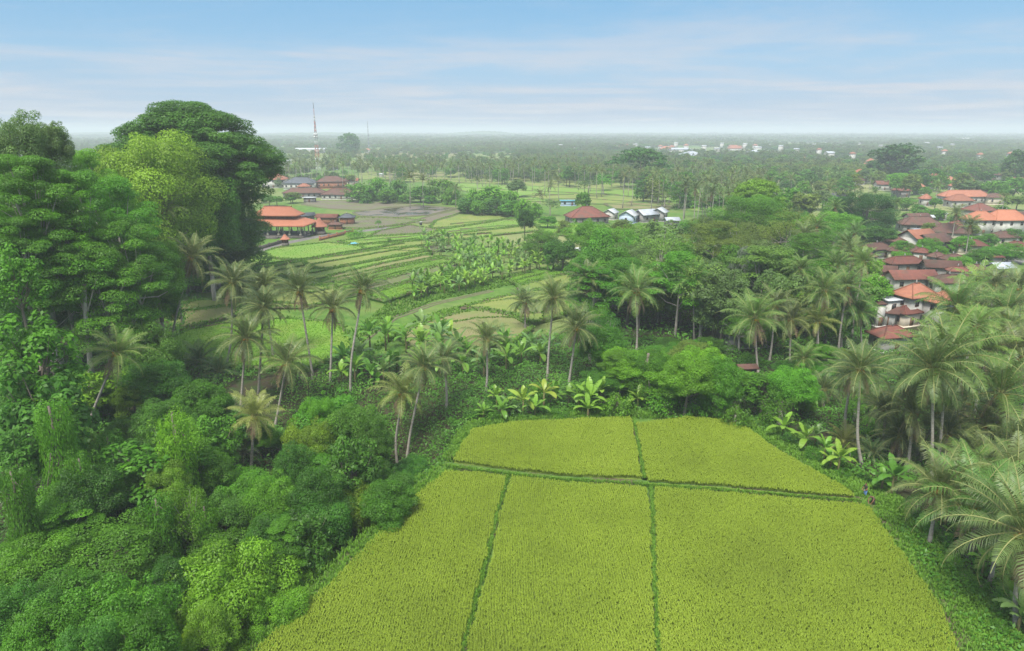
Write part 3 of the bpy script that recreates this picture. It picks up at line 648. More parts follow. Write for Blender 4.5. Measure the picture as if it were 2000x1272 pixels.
# ------------------------------------------------------------------ plants
def clump(G, c, r, n, L, Wd, rg, flat=.75, updir=.6, t0=.5, droop=0.0, tv=.13):
    d = unit(rg.normal(size=(n, 3)) + np.array([0, 0, .35]))
    rr = r * rg.uniform(.55, 1.05, n) ** .6
    P = c + d * rr[:, None] * np.array([1, 1, flat])
    Nn = d + np.array([0, 0, updir]) + rg.normal(0, .42, (n, 3))
    T = np.clip(t0 + rg.normal(0, tv, n), 0, 1)
    Tg = None
    if droop: Tg = d * .5 + np.array([0, 0, -droop])
    s = rg.uniform(.65, 1.2, n)
    G.leaves(P, Nn, L * s, Wd * s, T, Tg)
def tree_mesh(kind, seed, lod, S=1.0):
    """returns dict(trunk, crown, h, r). lod 0 near, 1 middle, 2 far"""
    rg = np.random.default_rng(seed); G = Geo(); B = Geo()
    q = (1.0, 1.75, 4.4)[lod] / S; cnt = (1.0, .32, .05)[lod] * S * S * (.85 if S > 1 else 1)
    Ht, Rr = 12.0, 4.6
    ctr = []
    L, Wd, flat, updir, droop, npc = .235, .13, .72, .6, 0, 520
    t_base = 'bark'
    lump = lambda u: 1 + .16 * math.sin(3 * u + seed) + .10 * math.sin(5 * u + 2 * seed)
    if kind == 'round':
        K = 72
        for k in range(K):
            u = rg.random() * 6.283; v = math.asin(rg.uniform(-.55, 1))
            f = rg.uniform(.62, 1.0) * lump(u)
            ctr.append((np.array([math.cos(u) * math.cos(v) * Rr * f * .86, math.sin(u) * math.cos(v) * Rr * f * .86, Ht * .60 + math.sin(v) * Ht * .33 * f]), rg.uniform(.95, 1.55)))
    elif kind == 'dense':
        K = 95; Ht = 11; L, Wd, npc = .21, .12, 480
        for k in range(K):
            u = rg.random() * 6.283; v = math.asin(rg.uniform(-.8, 1))
            f = rg.uniform(.7, 1.0) * lump(u)
            ctr.append((np.array([math.cos(u) * math.cos(v) * Rr * f * .88, math.sin(u) * math.cos(v) * Rr * f * .88, Ht * .5 + math.sin(v) * Ht * .43 * f]), rg.uniform(.9, 1.4)))
    elif kind == 'layered':
        Ht, Rr = 16, 6.5; K = 74; flat, updir, npc, L, Wd = .34, 1.3, 430, .23, .115; t_base = 'palebark'
        for k in range(K):
            lv = rg.random() ** .8; u = rg.random() * 6.283; hz = Ht * (.38 + .60 * lv); rad = Rr * math.sqrt(max(.05, 1 - (lv - .25) ** 2 * 1.5)) * rg.uniform(.35, 1.0) * lump(u)
            ctr.append((np.array([math.cos(u) * rad * .88, math.sin(u) * rad * .88, hz - .10 * rad]), rg.uniform(1.1, 1.8)))
    elif kind == 'umbrella':
        Ht, Rr = 15, 8.5; K = 110; flat, updir, npc, L, Wd = .38, 1.2, 300, .28, .15
        for k in range(K):
            u = rg.random() * 6.283; rad = Rr * math.sqrt(rg.random()) * lump(u); hz = Ht * (.95 - .22 * (rad / Rr) ** 2) - rg.random() ** 2 * 3.2
            ctr.append((np.array([math.cos(u) * rad * .9, math.sin(u) * rad * .9, hz - .5]), rg.uniform(1.0, 1.7)))
    elif kind == 'bigleaf':
        K = 52; L, Wd, npc, updir = .62, .34, 85, 1.0
        for k in range(K):
            u = rg.random() * 6.283; v = math.asin(rg.uniform(-.6, 1)); f = rg.uniform(.5, 1.0) * lump(u)
            ctr.append((np.array([math.cos(u) * math.cos(v) * Rr * f * .88, math.sin(u) * math.cos(v) * Rr * f * .88, Ht * .58 + math.sin(v) * Ht * .35 * f]), rg.uniform(.8, 1.3)))
    elif kind == 'airy':
        Ht, Rr = 14, 4.6; K = 60; L, Wd, npc = .22, .10, 170; t_base = 'palebark'
        for k in range(K):
            u = rg.random() * 6.283; v = math.asin(rg.uniform(-.5, 1)); f = rg.uniform(.3, 1.0) * lump(u)
            ctr.append((np.array([math.cos(u) * math.cos(v) * Rr * f * .9, math.sin(u) * math.cos(v) * Rr * f * .9, Ht * .62 + math.sin(v) * Ht * .34 * f]), rg.uniform(.8, 1.4)))
    elif kind == 'draped':
        Ht, Rr = 12, 2.8; K = 80; L, Wd, npc, updir, flat = .20, .13, 330, .2, 1.25
        for k in range(K):
            u = rg.random() * 6.283; lv = rg.random(); rad = Rr * (1 - .45 * lv + .22 * math.sin(lv * 9 + seed)) * rg.uniform(.4, 1.25) * lump(u + lv * 4) * .75
            ctr.append((np.array([math.cos(u) * rad, math.sin(u) * rad, .8 + lv * (Ht - 1.9)]), rg.uniform(.7, 1.15)))
    elif kind == 'bamboo':
        Ht, Rr = 11, 5; K = 80; L, Wd, npc, updir, flat, droop = .38, .09, 300, .5, .8, .8
        for k in range(K):
            u = rg.random() * 6.283; a = rg.random(); rad = Rr * a * .85; hz = Ht * (.94 - .42 * a * a) - rg.random() ** 1.2 * Ht * .8
            ctr.append((np.array([math.cos(u) * rad, math.sin(u) * rad, max(1.2, hz)]), rg.uniform(.9, 1.5)))
    elif kind == 'shrub':
        Ht, Rr = 3.2, 2.2; K = 26; L, Wd, npc = .24, .14, 200
        for k in range(K):
            u = rg.random() * 6.283; v = math.asin(rg.uniform(-.1, 1)); f = rg.uniform(.4, 1.0) * lump(u)
            ctr.append((np.array([math.cos(u) * math.cos(v) * Rr * f * .8, math.sin(u) * math.cos(v) * Rr * f * .8, .7 + math.sin(v) * 2.0 * f]), rg.uniform(.45, .85)))
    elif kind == 'giant':
        Ht, Rr = 44, 19; K = 420; L, Wd, npc, flat, updir = .5, .27, 640, .42, 1.1
        for k in range(K):
            u = rg.random() * 6.283
            if k < 220:
                rad = Rr * math.sqrt(rg.random()) * (1 + .08 * math.sin(4 * u)); hz = Ht * (.965 - .30 * (rad / Rr) ** 2.1) - .5 - 1.5 * rg.random() - rg.random() ** 3 * 6
            else:
                rad = Rr * rg.uniform(.50, .82) * (.9 + .15 * math.sin(3 * u + 1)); hz = Ht * rg.uniform(.10, .70); rad *= .68 + .45 * (hz / Ht)
            ctr.append((np.array([math.cos(u) * rad * .93, math.sin(u) * rad * .93, hz]), rg.uniform(2.0, 3.6)))
        t_base = 'bark'
    if kind in ('round', 'dense', 'bigleaf', 'shrub') :
        for k in range(26 if kind != 'shrub' else 10):
            u = rg.random() * 6.283; v = math.asin(rg.uniform(-.3, 1)); f = rg.uniform(.88, 1.06) * lump(u)
            cz, hz_ = {'round': (.60, .33), 'dense': (.5, .43), 'bigleaf': (.58, .35), 'shrub': (.22, .60)}[kind]
            ctr.append((np.array([math.cos(u) * math.cos(v) * Rr * f * .86, math.sin(u) * math.cos(v) * Rr * f * .86, Ht * cz + math.sin(v) * Ht * hz_ * f]), rg.uniform(.35, .7) * (1 if kind != 'shrub' else .5)))
    tb = Ht * (.30 if kind not in ('shrub', 'draped', 'bamboo') else .1)
    tr = {'shrub': .06, 'giant': 1.5, 'draped': .3, 'bamboo': .05}.get(kind, .24)
    lean = rg.normal(0, .03 * Ht, 2)
    top = np.array([lean[0], lean[1], Ht * (.62 if kind != 'draped' else .93)])
    tp = [np.zeros(3) - [0, 0, .8], np.array([lean[0] * .1, lean[1] * .1, Ht * .12]), np.array([lean[0] * .5, lean[1] * .5, Ht * .38]), top]
    nseg = (8, 6, 4)[lod]
    if kind == 'bamboo':
        for k in range((26, 12, 5)[lod]):
            c, r = ctr[rg.integers(len(ctr))]; b0 = np.array([*rg.normal(0, .5, 2), -.5]); mid = np.array([c[0] * .3, c[1] * .3, c[2] * .75])
            B.tube([b0, mid, c], [.06, .05, .02], 5)
    else:
        B.tube(tp, [tr * 1.5, tr * 1.05, tr * .85, tr * .4], nseg)
        if kind == 'giant':
            for k in range(14):
                a = k / 14 * 6.283; B.tube([np.array([math.cos(a) * 3.2, math.sin(a) * 3.2, -1]), np.array([math.cos(a) * 1.5, math.sin(a) * 1.5, 5]), np.array([math.cos(a) * .8, math.sin(a) * .8, 14])], [.5, .6, .3], 6)
        for k in rg.permutation(len(ctr))[:{0: 26, 1: 14, 2: 4}[lod] * (3 if kind == 'giant' else 1)]:
            c, r = ctr[k]; s0 = tp[2] + (top - tp[2]) * rg.uniform(-.3, .9)
            mid = (s0 + c) / 2 + np.array([0, 0, -.06 * Ht * rg.random()])
            B.tube([s0, mid, c], [tr * .42, tr * .26, tr * .10], max(3, nseg - 3), cap=False)
    for k, (c, r) in enumerate(ctr):
        t0 = .46 + rg.normal(0, .14)
        n = max(4, int(npc * cnt * (r / 1.25) ** 2 / (1 if kind != 'giant' else 5.5)))
        clump(G, c, r, n, L * q, Wd * q, rg, flat, updir, t0, droop)
    if kind == 'draped':
        n = int(2600 * cnt); u = rg.random(n) * 6.283; z = rg.uniform(.3, Ht * .9, n); rad = Rr * (1 - .45 * z / Ht) * rg.uniform(.75, 1.02, n)
        P = np.stack([np.cos(u) * rad, np.sin(u) * rad, z], 1)
        G.leaves(P, np.stack([np.cos(u), np.sin(u), np.full(n, .3)], 1) + rg.normal(0, .3, (n, 3)), .42 * q, .10 * q, np.clip(rg.normal(.6, .15, n), 0, 1), np.tile([0, 0, -1.], (n, 1)))
    return dict(trunk=B.mesh(kind + '_trunk', M[t_base], True), crown=G.mesh(kind + '_crown', M['leaf']), h=Ht, r=Rr)
def palm_crown(seed, lod, nf=26, length=4.6, droopy=.5):
    rg = np.random.default_rng(seed); G = Geo(); D = Geo(); C = Geo()
    nl = (54, 24, 7)[lod]; ns = (10, 6, 3)[lod]
    wl = (.042, .090, .32)[lod]
    nf = (nf, nf, 14)[lod]
    ga = 2.39996
    def frond(G, az, el, Lf, bend, tint, m=0, hang=.6, ragged=0.0):
        # rachis by integrating a falling angle
        P = [np.array([math.cos(az) * .12, math.sin(az) * .12, 0.0])]; e = el; dirs = []
        h = np.array([math.cos(az), math.sin(az), 0]); step = Lf / 12
        tw = rg.normal(0, .05)
        for k in range(12):
            d = h * math.cos(e) + np.array([0, 0, math.sin(e)]); dirs.append(d); P.append(P[-1] + d * step); e -= bend * (.35 + 1.3 * k / 12) / 12
        P = np.array(P); dirs.append(dirs[-1]); dirs = np.array(dirs)
        idx = np.linspace(0, 12, ns + 1)
        rp = np.stack([np.interp(idx, range(13), P[:, a]) for a in range(3)], 1)
        G.tube(rp, np.linspace(.055, .012, ns + 1) * (1 if lod < 2 else 2), 3 if lod else 4, tint=min(1, tint + .25), cap=False, m=1)
        t = np.repeat(np.linspace(.1, .985, nl), 2) + rg.normal(0, .006, nl * 2); t = np.clip(t, .08, .99)
        side = np.tile([1., -1.], nl)
        keep = rg.random(nl * 2) > ragged; t, side = t[keep], side[keep]
        base = np.stack([np.interp(t * 12, range(13), P[:, a]) for a in range(3)], 1); fw = unit(np.stack([np.interp(t * 12, range(13), dirs[:, a]) for a in range(3)], 1))
        sd = unit(np.cross(fw, [0, 0, 1.]) + 1e-6) * side[:, None]; upn = unit(np.cross(sd * side[:, None], fw))
        ll = Lf * .235 * np.sin(np.clip(t * 1.02 + .12, 0, 1) * math.pi) ** .55 * rg.uniform(.85, 1.1, len(t)) + .05
        dr = sd * .75 + fw * (.35 + .5 * t[:, None]) + upn * .25
        hg = hang * rg.uniform(.8, 1.2, len(t))
        mid = base + unit(dr) * (ll * .5)[:, None]
        tip = mid + unit(unit(dr) * 1.0 + np.array([0, 0, -1.]) * hg[:, None] * 1.6) * (ll * .5)[:, None]
        wv = fw * wl * .5
        V = np.stack([base - wv, base + wv, mid + wv, mid - wv, tip], 1).reshape(-1, 3); k = np.arange(len(t))[:, None] * 5
        F = np.concatenate([k + np.array([[0, 1, 2, 3]]), k + np.array([[3, 2, 4, 4]])])
        G.add(V, F, np.repeat(np.clip(tint + rg.normal(0, .07, len(t)), 0, 1), 5), m)
    for k in range(nf):
        f = (k + .5) / nf
        el = R(82) - f ** 1.15 * R(128) * (.55 + .45 * droopy) * 1.05 + rg.normal(0, .07)
        bend = R(62) + f * R(34) + rg.normal(0, .12)
        tint = .62 - .22 * f + rg.normal(0, .06) + (.3 if f > .84 and rg.random() < .45 else 0)
        frond(G, k * ga + rg.normal(0, .15), el, length * rg.uniform(.86, 1.05) * (.82 if f < .12 else 1), bend, tint, hang=.55 + .8 * f, ragged=.04 + .1 * f)
    for k in range(7):
        frond(D, k * 1.7 + rg.random(), R(-52) - rg.random() * .4, length * .72, R(40), rg.uniform(.3, .8), hang=1.0, ragged=.3)
    for k in range((26, 12, 4)[lod]):
        a = rg.random() * 6.283; r = rg.uniform(.18, .42); c = np.array([math.cos(a) * r, math.sin(a) * r, -.12 - rg.random() * .45]); s = rg.uniform(.12, .18) * (1 if lod < 2 else 1.6)
        n_ = 6; an = np.arange(n_) * 2 * math.pi / n_
        V = [c + [0, 0, s * 1.2]] + [c + [math.cos(x) * s * .9, math.sin(x) * s * .9, s * .4] for x in an] + [c + [math.cos(x) * s * .9, math.sin(x) * s * .9, -s * .5] for x in an] + [c - [0, 0, s * 1.2]]
        F = [[0, 1 + q, 1 + (q + 1) % n_, 1 + (q + 1) % n_] for q in range(n_)] + [[1 + q, 7 + q, 7 + (q + 1) % n_, 1 + (q + 1) % n_] for q in range(n_)] + [[7 + q, 13, 7 + (q + 1) % n_, 7 + (q + 1) % n_] for q in range(n_)]
        C.add(V, F, rg.random())
    return dict(crown=G.mesh('palm_crown', [M['frond'], M['rachis']]), dead=D.mesh('dead_frond', [M['deadfrond'], M['rachis']]), nuts=C.mesh('coconut_bunch', M['coconut'], True), r=length * .9)
def palm_trunk(seed, lod):
    rg = np.random.default_rng(seed); a = rg.uniform(0, 6.28); A = rg.uniform(.0, .75) * (1 if seed % 3 else .3); n = (16, 8, 4)[lod]
    t = np.linspace(0, 1, n + 1); off = A * (np.sin(t * math.pi) * .8 + .25 * np.sin(t * 2 * math.pi))
    P = np.stack([math.cos(a) * off, math.sin(a) * off, t], 1); P[0, 2] = -.06
    rad = .20 - .07 * t + .12 * np.exp(-t * 16)
    return P, rad, (9, 6, 4)[lod]
TR_CACHE, PC_CACHE, PT_CACHE = {}, {}, {}
def get_tree(kind, var, lod, S=1.0):
    k = (kind, var, lod, S)
    if k not in TR_CACHE: TR_CACHE[k] = tree_mesh(kind, 100 + var * 7 + len(kind), lod, S)
    return TR_CACHE[k]
def get_palm(var, lod):
    k = (var, lod)
    if k not in PC_CACHE: PC_CACHE[k] = palm_crown(300 + var, lod, nf=(26, 30, 22, 28, 24, 32, 20)[var % 7], length=(4.7, 4.4, 4.9, 4.5, 5.0, 4.3, 4.8)[var % 7], droopy=(.55, .9, .35, .75, .5, 1.0, .2)[var % 7])
    return PC_CACHE[k]
def get_trunk(var, lod, Lr):
    Lr = round(Lr); k = (var, lod, Lr)
    if k not in PT_CACHE:
        P, rad, seg = palm_trunk(500 + var, lod); P = P * np.array([1, 1, Lr]); G = Geo(); G.tube(P, rad, seg); PT_CACHE[k] = G.mesh('palm_trunk', M['palmbark'], True)
    return PT_CACHE[k], Lr
# first copies of each kind are ordinary objects; later ones are obj.copy() with the mesh data shared
PROTO = {}
def put(name, me, parent, loc=(0, 0, 0), scale=(1, 1, 1), rot=(0, 0, 0), color=None):
    o = PROTO.get(me.name)
    if o is None:
        o = bpy.data.objects.new(name, me); PROTO[me.name] = o
    else:
        o = o.copy(); o.name = name
        for key in list(o.keys()): del o[key]
    COL.objects.link(o); o.parent = parent
    o.location, o.scale, o.rotation_euler = loc, scale, rot
    if color is not None: o.color = (*color, 1)
    return o
GREENS = {'mid': (.090, .240, .015), 'dark': (.058, .170, .015), 'deep': (.040, .125, .016), 'bright': (.120, .305, .017), 'lime': (.165, .355, .019), 'yellow': (.172, .300, .020),
          'olive': (.135, .205, .028), 'grey': (.118, .205, .050), 'blue': (.076, .205, .020), 'brown': (.140, .170, .050), 'pale': (.165, .285, .042), 'silver': (.18, .22, .15)}
CNAME = {'mid': 'mid-green', 'dark': 'dark green', 'deep': 'deep green', 'bright': 'bright green', 'lime': 'lime-green', 'yellow': 'yellow-green', 'olive': 'olive', 'grey': 'grey-green', 'blue': 'bluish green', 'brown': 'brownish', 'pale': 'pale green', 'silver': 'silvery'}
KNAME = {'round': ('broadleaf_tree', 'tree', 'bushy {} tree'), 'dense': ('dense_tree', 'tree', 'dense {} tree'), 'layered': ('layered_tree', 'tree', 'tall layered {} tree'), 'umbrella': ('umbrella_tree', 'tree', 'spreading flat-topped {} tree'),
         'bigleaf': ('large_leaved_tree', 'tree', 'large-leaved {} tree'), 'airy': ('thin_crowned_tree', 'tree', 'thin-crowned {} tree'), 'draped': ('creeper_covered_tree', 'tree', 'creeper-covered {} tree column'), 'bamboo': ('bamboo_clump', 'bamboo', 'feathery {} bamboo clump'),
         'shrub': ('shrub', 'shrub', 'low {} shrub'), 'giant': ('giant_tree', 'tree', 'giant {} tree')}
def lod_of(Y): return 0 if Y < 125 else 1 if Y < 300 else 2
_g = Geo(); _g.tube([(0, 0, -.4), (.25, .1, 6), (.1, -.2, 13), (0, 0, 20)], [1.25, 1.05, .95, .8], 9); STEM = _g.mesh('stem', M['palebark'], True)
CLEAR = ('trees in the ravine below', 'trees behind the rice field', 'shrubs around the rice field', 'wood between the terraces and the village')
def tree(kind, px, ptop, wpx, Y, col='mid', group=None, label=None, gz=None, minh=2.0):
    if label is None and group in CLEAR:
        for cx_, cy_, bx_, by_, Yp in TRUNKS:
            if Y < Yp + 2 and cy_ - 30 < ptop < by_ - 12:
                tx = cx_ + (bx_ - cx_) * min(1, max(0, (ptop + 15 - cy_) / (by_ - cy_)))
                if abs(tx - px) < wpx * .5: ptop = by_ - 12 + random.random() * 14
        if ptop > 1290: return
        q_ = atY(px, ptop, Y)
        if q_[2] - H(q_[0], Y) < (1.2 if kind == 'shrub' else 3.6): return
    p = atY(px, ptop, Y); x = p[0]; g = H(x, Y) if gz is None else gz
    h = max(minh, p[2] - g); wm = min(wpx / ppm(Y, p[2]), h * (1.7 if kind == 'shrub' else 1.4))
    t = get_tree(kind, random.randrange(3 if kind != 'giant' else 1), lod_of(Y) if kind != 'giant' else 0)
    sz = h / t['h']; sx = wm / (2 * t['r']); mx_ = math.sqrt(sx * max(sx, sz * .7))
    if kind != 'giant' and mx_ > 1.35 and lod_of(Y) < 2:
        t = get_tree(kind, random.randrange(2), lod_of(Y), 1.7 if mx_ < 2.2 else 2.6)
    nm, cat, ds = KNAME[kind]
    root = empty(nm, (x, Y, g), random.random() * 6.28)
    c = GREENS[col]; j = random.uniform(.86, 1.16); j2 = random.uniform(.92, 1.08)
    c = (c[0] * j * j2, c[1] * j, c[2] * j)
    zo = 0.0; lim = {'draped': 2.5, 'giant': 9}.get(kind, 1.35)
    if sz > lim * sx:
        s2 = lim * sx; zo = h - t['h'] * s2; sz = s2
        put('lower_trunk', STEM, root, scale=(sx * .27, sx * .27, (zo + 1.2 * s2) / 20))
    put('trunk', t['trunk'], root, (0, 0, zo), scale=(sx, sx, sz))
    put('crown', t['crown'], root, (0, 0, zo), scale=(sx, sx, sz), color=c)
    tag(root, label, cat, group)
    if not label: REG.append((root, group, ds.format(CNAME[col]), px, ptop + 4))
    return root
TRUNKS = []
def palm(cx, cy, bx=None, by=None, Y=None, wpx=None, col='palm', group=None, label=None, r=None, dead=True):
    if by is not None:
        b = ground_at(bx, by)
        if Y is not None: b = atY(bx, by, Y); b[2] = H(b[0], b[1])
    else:
        p = atY(bx if bx else cx, cy, Y); b = np.array([p[0], Y, H(p[0], Y)])
    c = atY(cx, cy, b[1]); d = c - b; Ln = float(np.linalg.norm(d)); lod = lod_of(b[1])
    if lod == 0 and b[1] > 100: lod = 0
    v = random.randrange(7); pc = get_palm(v, lod)
    tm, Lr = get_trunk(random.randrange(5), lod, Ln)
    root = empty('coconut_palm', b)
    root.rotation_mode = 'QUATERNION'; root.rotation_quaternion = Vector((0, 0, 1)).rotation_difference(Vector(d))
    rad = (wpx / 2 / ppm(b[1], c[2])) if wpx else random.uniform(3.9, 4.6)
    s = rad / (pc['r'] * .92)
    a = random.random() * 6.28; j = random.uniform(.85, 1.15)
    base = {'palm': (.112, .165, .045), 'green': (.105, .200, .036), 'yellow': (.185, .240, .050), 'dark': (.080, .130, .038), 'lime': (.140, .250, .038)}[col]
    put('trunk', tm, root, scale=(1, 1, Ln / Lr), rot=(0, 0, random.random() * 6.28))
    cc = tuple(q * j for q in base)
    put('crown', pc['crown'], root, (0, 0, Ln), (s, s, s), (0, 0, a), cc)
    if lod < 2:
        put('coconut_bunch', pc['nuts'], root, (0, 0, Ln), (s, s, s), (0, 0, a))
        if dead: put('dead_frond', pc['dead'], root, (0, 0, Ln - .2), (s * .9, s * .9, s * random.uniform(.8, 1.1)), (0, 0, a))
    tag(root, label, 'palm tree', group)
    if by is not None: TRUNKS.append((cx, cy, bx, by, b[1]))
    nmc = {'palm': 'grey-green', 'green': 'green', 'yellow': 'yellowing', 'dark': 'dark', 'lime': 'fresh green'}[col]
    lean = math.degrees(math.atan2(d[0], d[2]))
    if not label: REG.append((root, group, ('leaning ' if abs(lean) > 8 else '') + nmc + ' coconut palm', cx, cy))
    return root
def banana_mesh(seed, lod=0):
    rg = np.random.default_rng(seed); G = Geo(); S = Geo()
    for st in range(rg.integers(1, 3)):
        o = np.array([*rg.normal(0, .5 if st else 0, 2), 0]); hh = rg.uniform(1.8, 2.6) * (1 if st == 0 else .65)
        S.tube([o - [0, 0, .3], o + [0, 0, hh * .5], o + [0, 0, hh]], [.15, .12, .07], 7)
        nl = rg.integers(8, 12)
        for k in range(nl):
            f = (k + .5) / nl; az = k * 2.4 + rg.normal(0, .25); el = R(84) - f * R(70) + rg.normal(0, .08); Lf = rg.uniform(1.9, 2.7) * (1 if st == 0 else .7); bend = R(30) + f * R(75)
            h = np.array([math.cos(az), math.sin(az), 0]); P = [o + [0, 0, hh - .1]]; e = el; D = []
            m = 9
            for q in range(m):
                d = h * math.cos(e) + np.array([0, 0, math.sin(e)]); D.append(d); P.append(P[-1] + d * Lf / m); e -= bend / m * (.4 + 1.2 * q / m)
            P = np.array(P); D.append(D[-1]); D = np.array(D); t = np.linspace(0, 1, m + 1)
            wd = .34 * np.sin(np.clip((t - .14) / .86, 0, 1) * math.pi) ** .5 * (Lf / 2.3) + .02; sd = unit(np.cross(D, [0, 0, 1.])); up = np.cross(sd, D)
            fold = rg.uniform(-.12, .35)
            A = P + sd * wd[:, None] + up * (wd * fold)[:, None]; Bv = P - sd * wd[:, None] + up * (wd * fold)[:, None]
            tt = np.clip(.5 + rg.normal(0, .13) + (.25 if f < .15 else 0) - .1 * f, 0, 1)
            for q in range(m):
                for X, sgn in ((A, 1), (Bv, -1)):
                    gap = .16 if rg.random() < .35 and q > 1 else 0
                    v = np.array([P[q], X[q] + (X[q + 1] - X[q]) * gap * .3, X[q + 1] - (X[q + 1] - X[q]) * gap - [0, 0, .12 * rg.random() * (gap > 0)], P[q + 1]])
                    G.add(v, [[0, 1, 2, 3]], np.clip([tt + .12, tt, tt, tt + .12], 0, 1))
            G.tube(P, np.linspace(.035, .008, m + 1), 3, tint=min(1, tt + .3), cap=False)
    return dict(crown=G.mesh('banana_crown', M['banana'], True), stem=S.mesh('banana_stem', M['bstem'], True), h=4.1)
M['bstem'] = noise_mat('banana_stem', (.16, .17, .06), (.11, .08, .04), 2, stretch=(1, 1, .3))
BAN = [banana_mesh(700 + k) for k in range(6)]
BC = {'fresh': (.19, .35, .04), 'green': (.12, .26, .03), 'grey': (.15, .26, .075), 'yellow': (.27, .36, .045)}
def banana(px, py, hpx, Y=None, col='fresh', group=None, label=None):
    b = ground_at(px, py) if Y is None else atY(px, py, Y)
    if Y is not None: b[2] = H(b[0], b[1])
    m = random.choice(BAN); s = hpx / ppm(b[1], 2) / m['h']
    root = empty('banana_plant', b, random.random() * 6.28)
    put('stem', m['stem'], root, scale=(s, s, s)); j = random.uniform(.88, 1.12)
    put('crown', m['crown'], root, scale=(s, s, s), color=tuple(q * j for q in BC[col]))
    tag(root, label, 'banana plant', group)
    if not label: REG.append((root, group, {'fresh': 'bright green', 'green': 'green', 'grey': 'grey-green', 'yellow': 'yellowish'}[col] + ' banana plant', px, py - hpx))
    return root
def small_palm(px, py, rpx, Y=None, col='green', group=None, trunk=1.2, label=None):
    b = ground_at(px, py) if Y is None else atY(px, py, Y)
    b[2] = H(b[0], b[1]); pc = get_palm(random.choice((2, 6, 0)), lod_of(b[1])); s = rpx / ppm(b[1], 2) / pc['r']
    root = empty('young_palm', b); tm, Lr = get_trunk(random.randrange(5), 1, 3)
    put('trunk', tm, root, scale=(.8, .8, trunk / Lr)); put('crown', pc['crown'], root, (0, 0, trunk), (s, s, s * 1.1), (0, 0, random.random() * 6.28), {'green': (.07, .15, .04), 'grey': (.10, .14, .08), 'yellow': (.2, .24, .05)}[col])
    tag(root, label, 'palm', group)
    if not label: REG.append((root, group, {'green': 'short green', 'grey': 'short grey-green', 'yellow': 'short yellowish'}[col] + ' palm', px, py - 30))
    return root

# ---- palms one can tell apart
P1 = 'palms on the left slope and along the ravine'
for a in [dict(cx=322, cy=412, bx=326, Y=140, wpx=105), dict(cx=374, cy=502, bx=333, by=700, wpx=118), dict(cx=455, cy=552, bx=440, by=720, wpx=112), dict(cx=516, cy=560, bx=520, Y=118, wpx=100), dict(cx=585, cy=568, bx=612, by=742, wpx=120), dict(cx=650, cy=602, bx=645, by=748, wpx=118),
          dict(cx=708, cy=566, bx=685, by=770, wpx=125), dict(cx=480, cy=660, bx=470, by=800, wpx=128), dict(cx=560, cy=708, bx=536, by=836, wpx=140), dict(cx=228, cy=690, bx=166, by=850, wpx=130, col='green'), dict(cx=496, cy=812, bx=490, by=925, wpx=120, col='yellow'), dict(cx=786, cy=768, bx=777, by=912, wpx=125, col='yellow'),
          dict(cx=828, cy=716, bx=794, by=905, wpx=110), dict(cx=868, cy=700, bx=872, by=800, wpx=110), dict(cx=951, cy=662, bx=949, by=768, wpx=105), dict(cx=1025, cy=590, bx=1025, by=648, wpx=80), dict(cx=1081, cy=582, bx=1069, by=742, wpx=110), dict(cx=1126, cy=640, bx=1110, by=757, wpx=110), dict(cx=515, cy=600, bx=505, by=770, wpx=110, col='dark')]:
    palm(group=P1, **a)
P2 = 'palms in and beside the wood on the right'
for a in [dict(cx=1243, cy=568, bx=1243, by=690, wpx=115, col='green'), dict(cx=1148, cy=545, bx=1150, Y=135, wpx=90), dict(cx=1355, cy=548, bx=1356, by=668, wpx=110, col='green'), dict(cx=1474, cy=622, bx=1481, by=733, wpx=130, col='green'), dict(cx=1514, cy=600, bx=1502, by=708, wpx=100), dict(cx=1545, cy=625, bx=1543, by=712, wpx=105),
          dict(cx=1597, cy=628, bx=1600, by=716, wpx=90, col='yellow'), dict(cx=1645, cy=585, bx=1643, by=685, wpx=130, col='green'), dict(cx=1680, cy=722, bx=1684, by=912, wpx=140), dict(cx=1662, cy=735, bx=1655, by=868, wpx=120, col='dark'), dict(cx=1848, cy=700, bx=1828, by=930, wpx=215, col='green'), dict(cx=1822, cy=720, bx=1820, by=948, wpx=190),
          dict(cx=1778, cy=760, bx=1754, by=876, wpx=150, col='dark'), dict(cx=1785, cy=805, bx=1772, by=920, wpx=140), dict(cx=1840, cy=800, bx=1785, by=892, wpx=140, col='dark'), dict(cx=1955, cy=768, bx=1938, by=932, wpx=215, col='green'), dict(cx=1925, cy=830, bx=1903, by=922, wpx=150), dict(cx=1965, cy=612, bx=1960, by=745, wpx=160, col='green'),
          dict(cx=1870, cy=600, bx=1872, by=740, wpx=150, col='green'), dict(cx=1990, cy=690, bx=1995, by=820, wpx=170), dict(cx=1900, cy=650, bx=1905, by=760, wpx=150, col='lime'), dict(cx=1730, cy=800, bx=1728, by=880, wpx=110, col='dark'),
          dict(cx=1920, cy=560, bx=1922, by=640, wpx=120, col='lime'), dict(cx=1990, cy=560, bx=1992, by=650, wpx=120), dict(cx=1605, cy=580, bx=1607, by=660, wpx=90), dict(cx=1680, cy=610, bx=1685, by=690, wpx=90, col='green')]:
    palm(group=P2, **a)
palm(2000, 1040, 2030, Y=48, wpx=290, label='big low palm whose fronds arch in from the right edge', group=None)
palm(1905, 985, 1912, Y=58, wpx=240, label='low palm with fronds spreading above the field corner', group=None, col='green')
palm(1985, 940, 1990, Y=60, wpx=210, label='palm at the right edge above the big low palm', group=None)
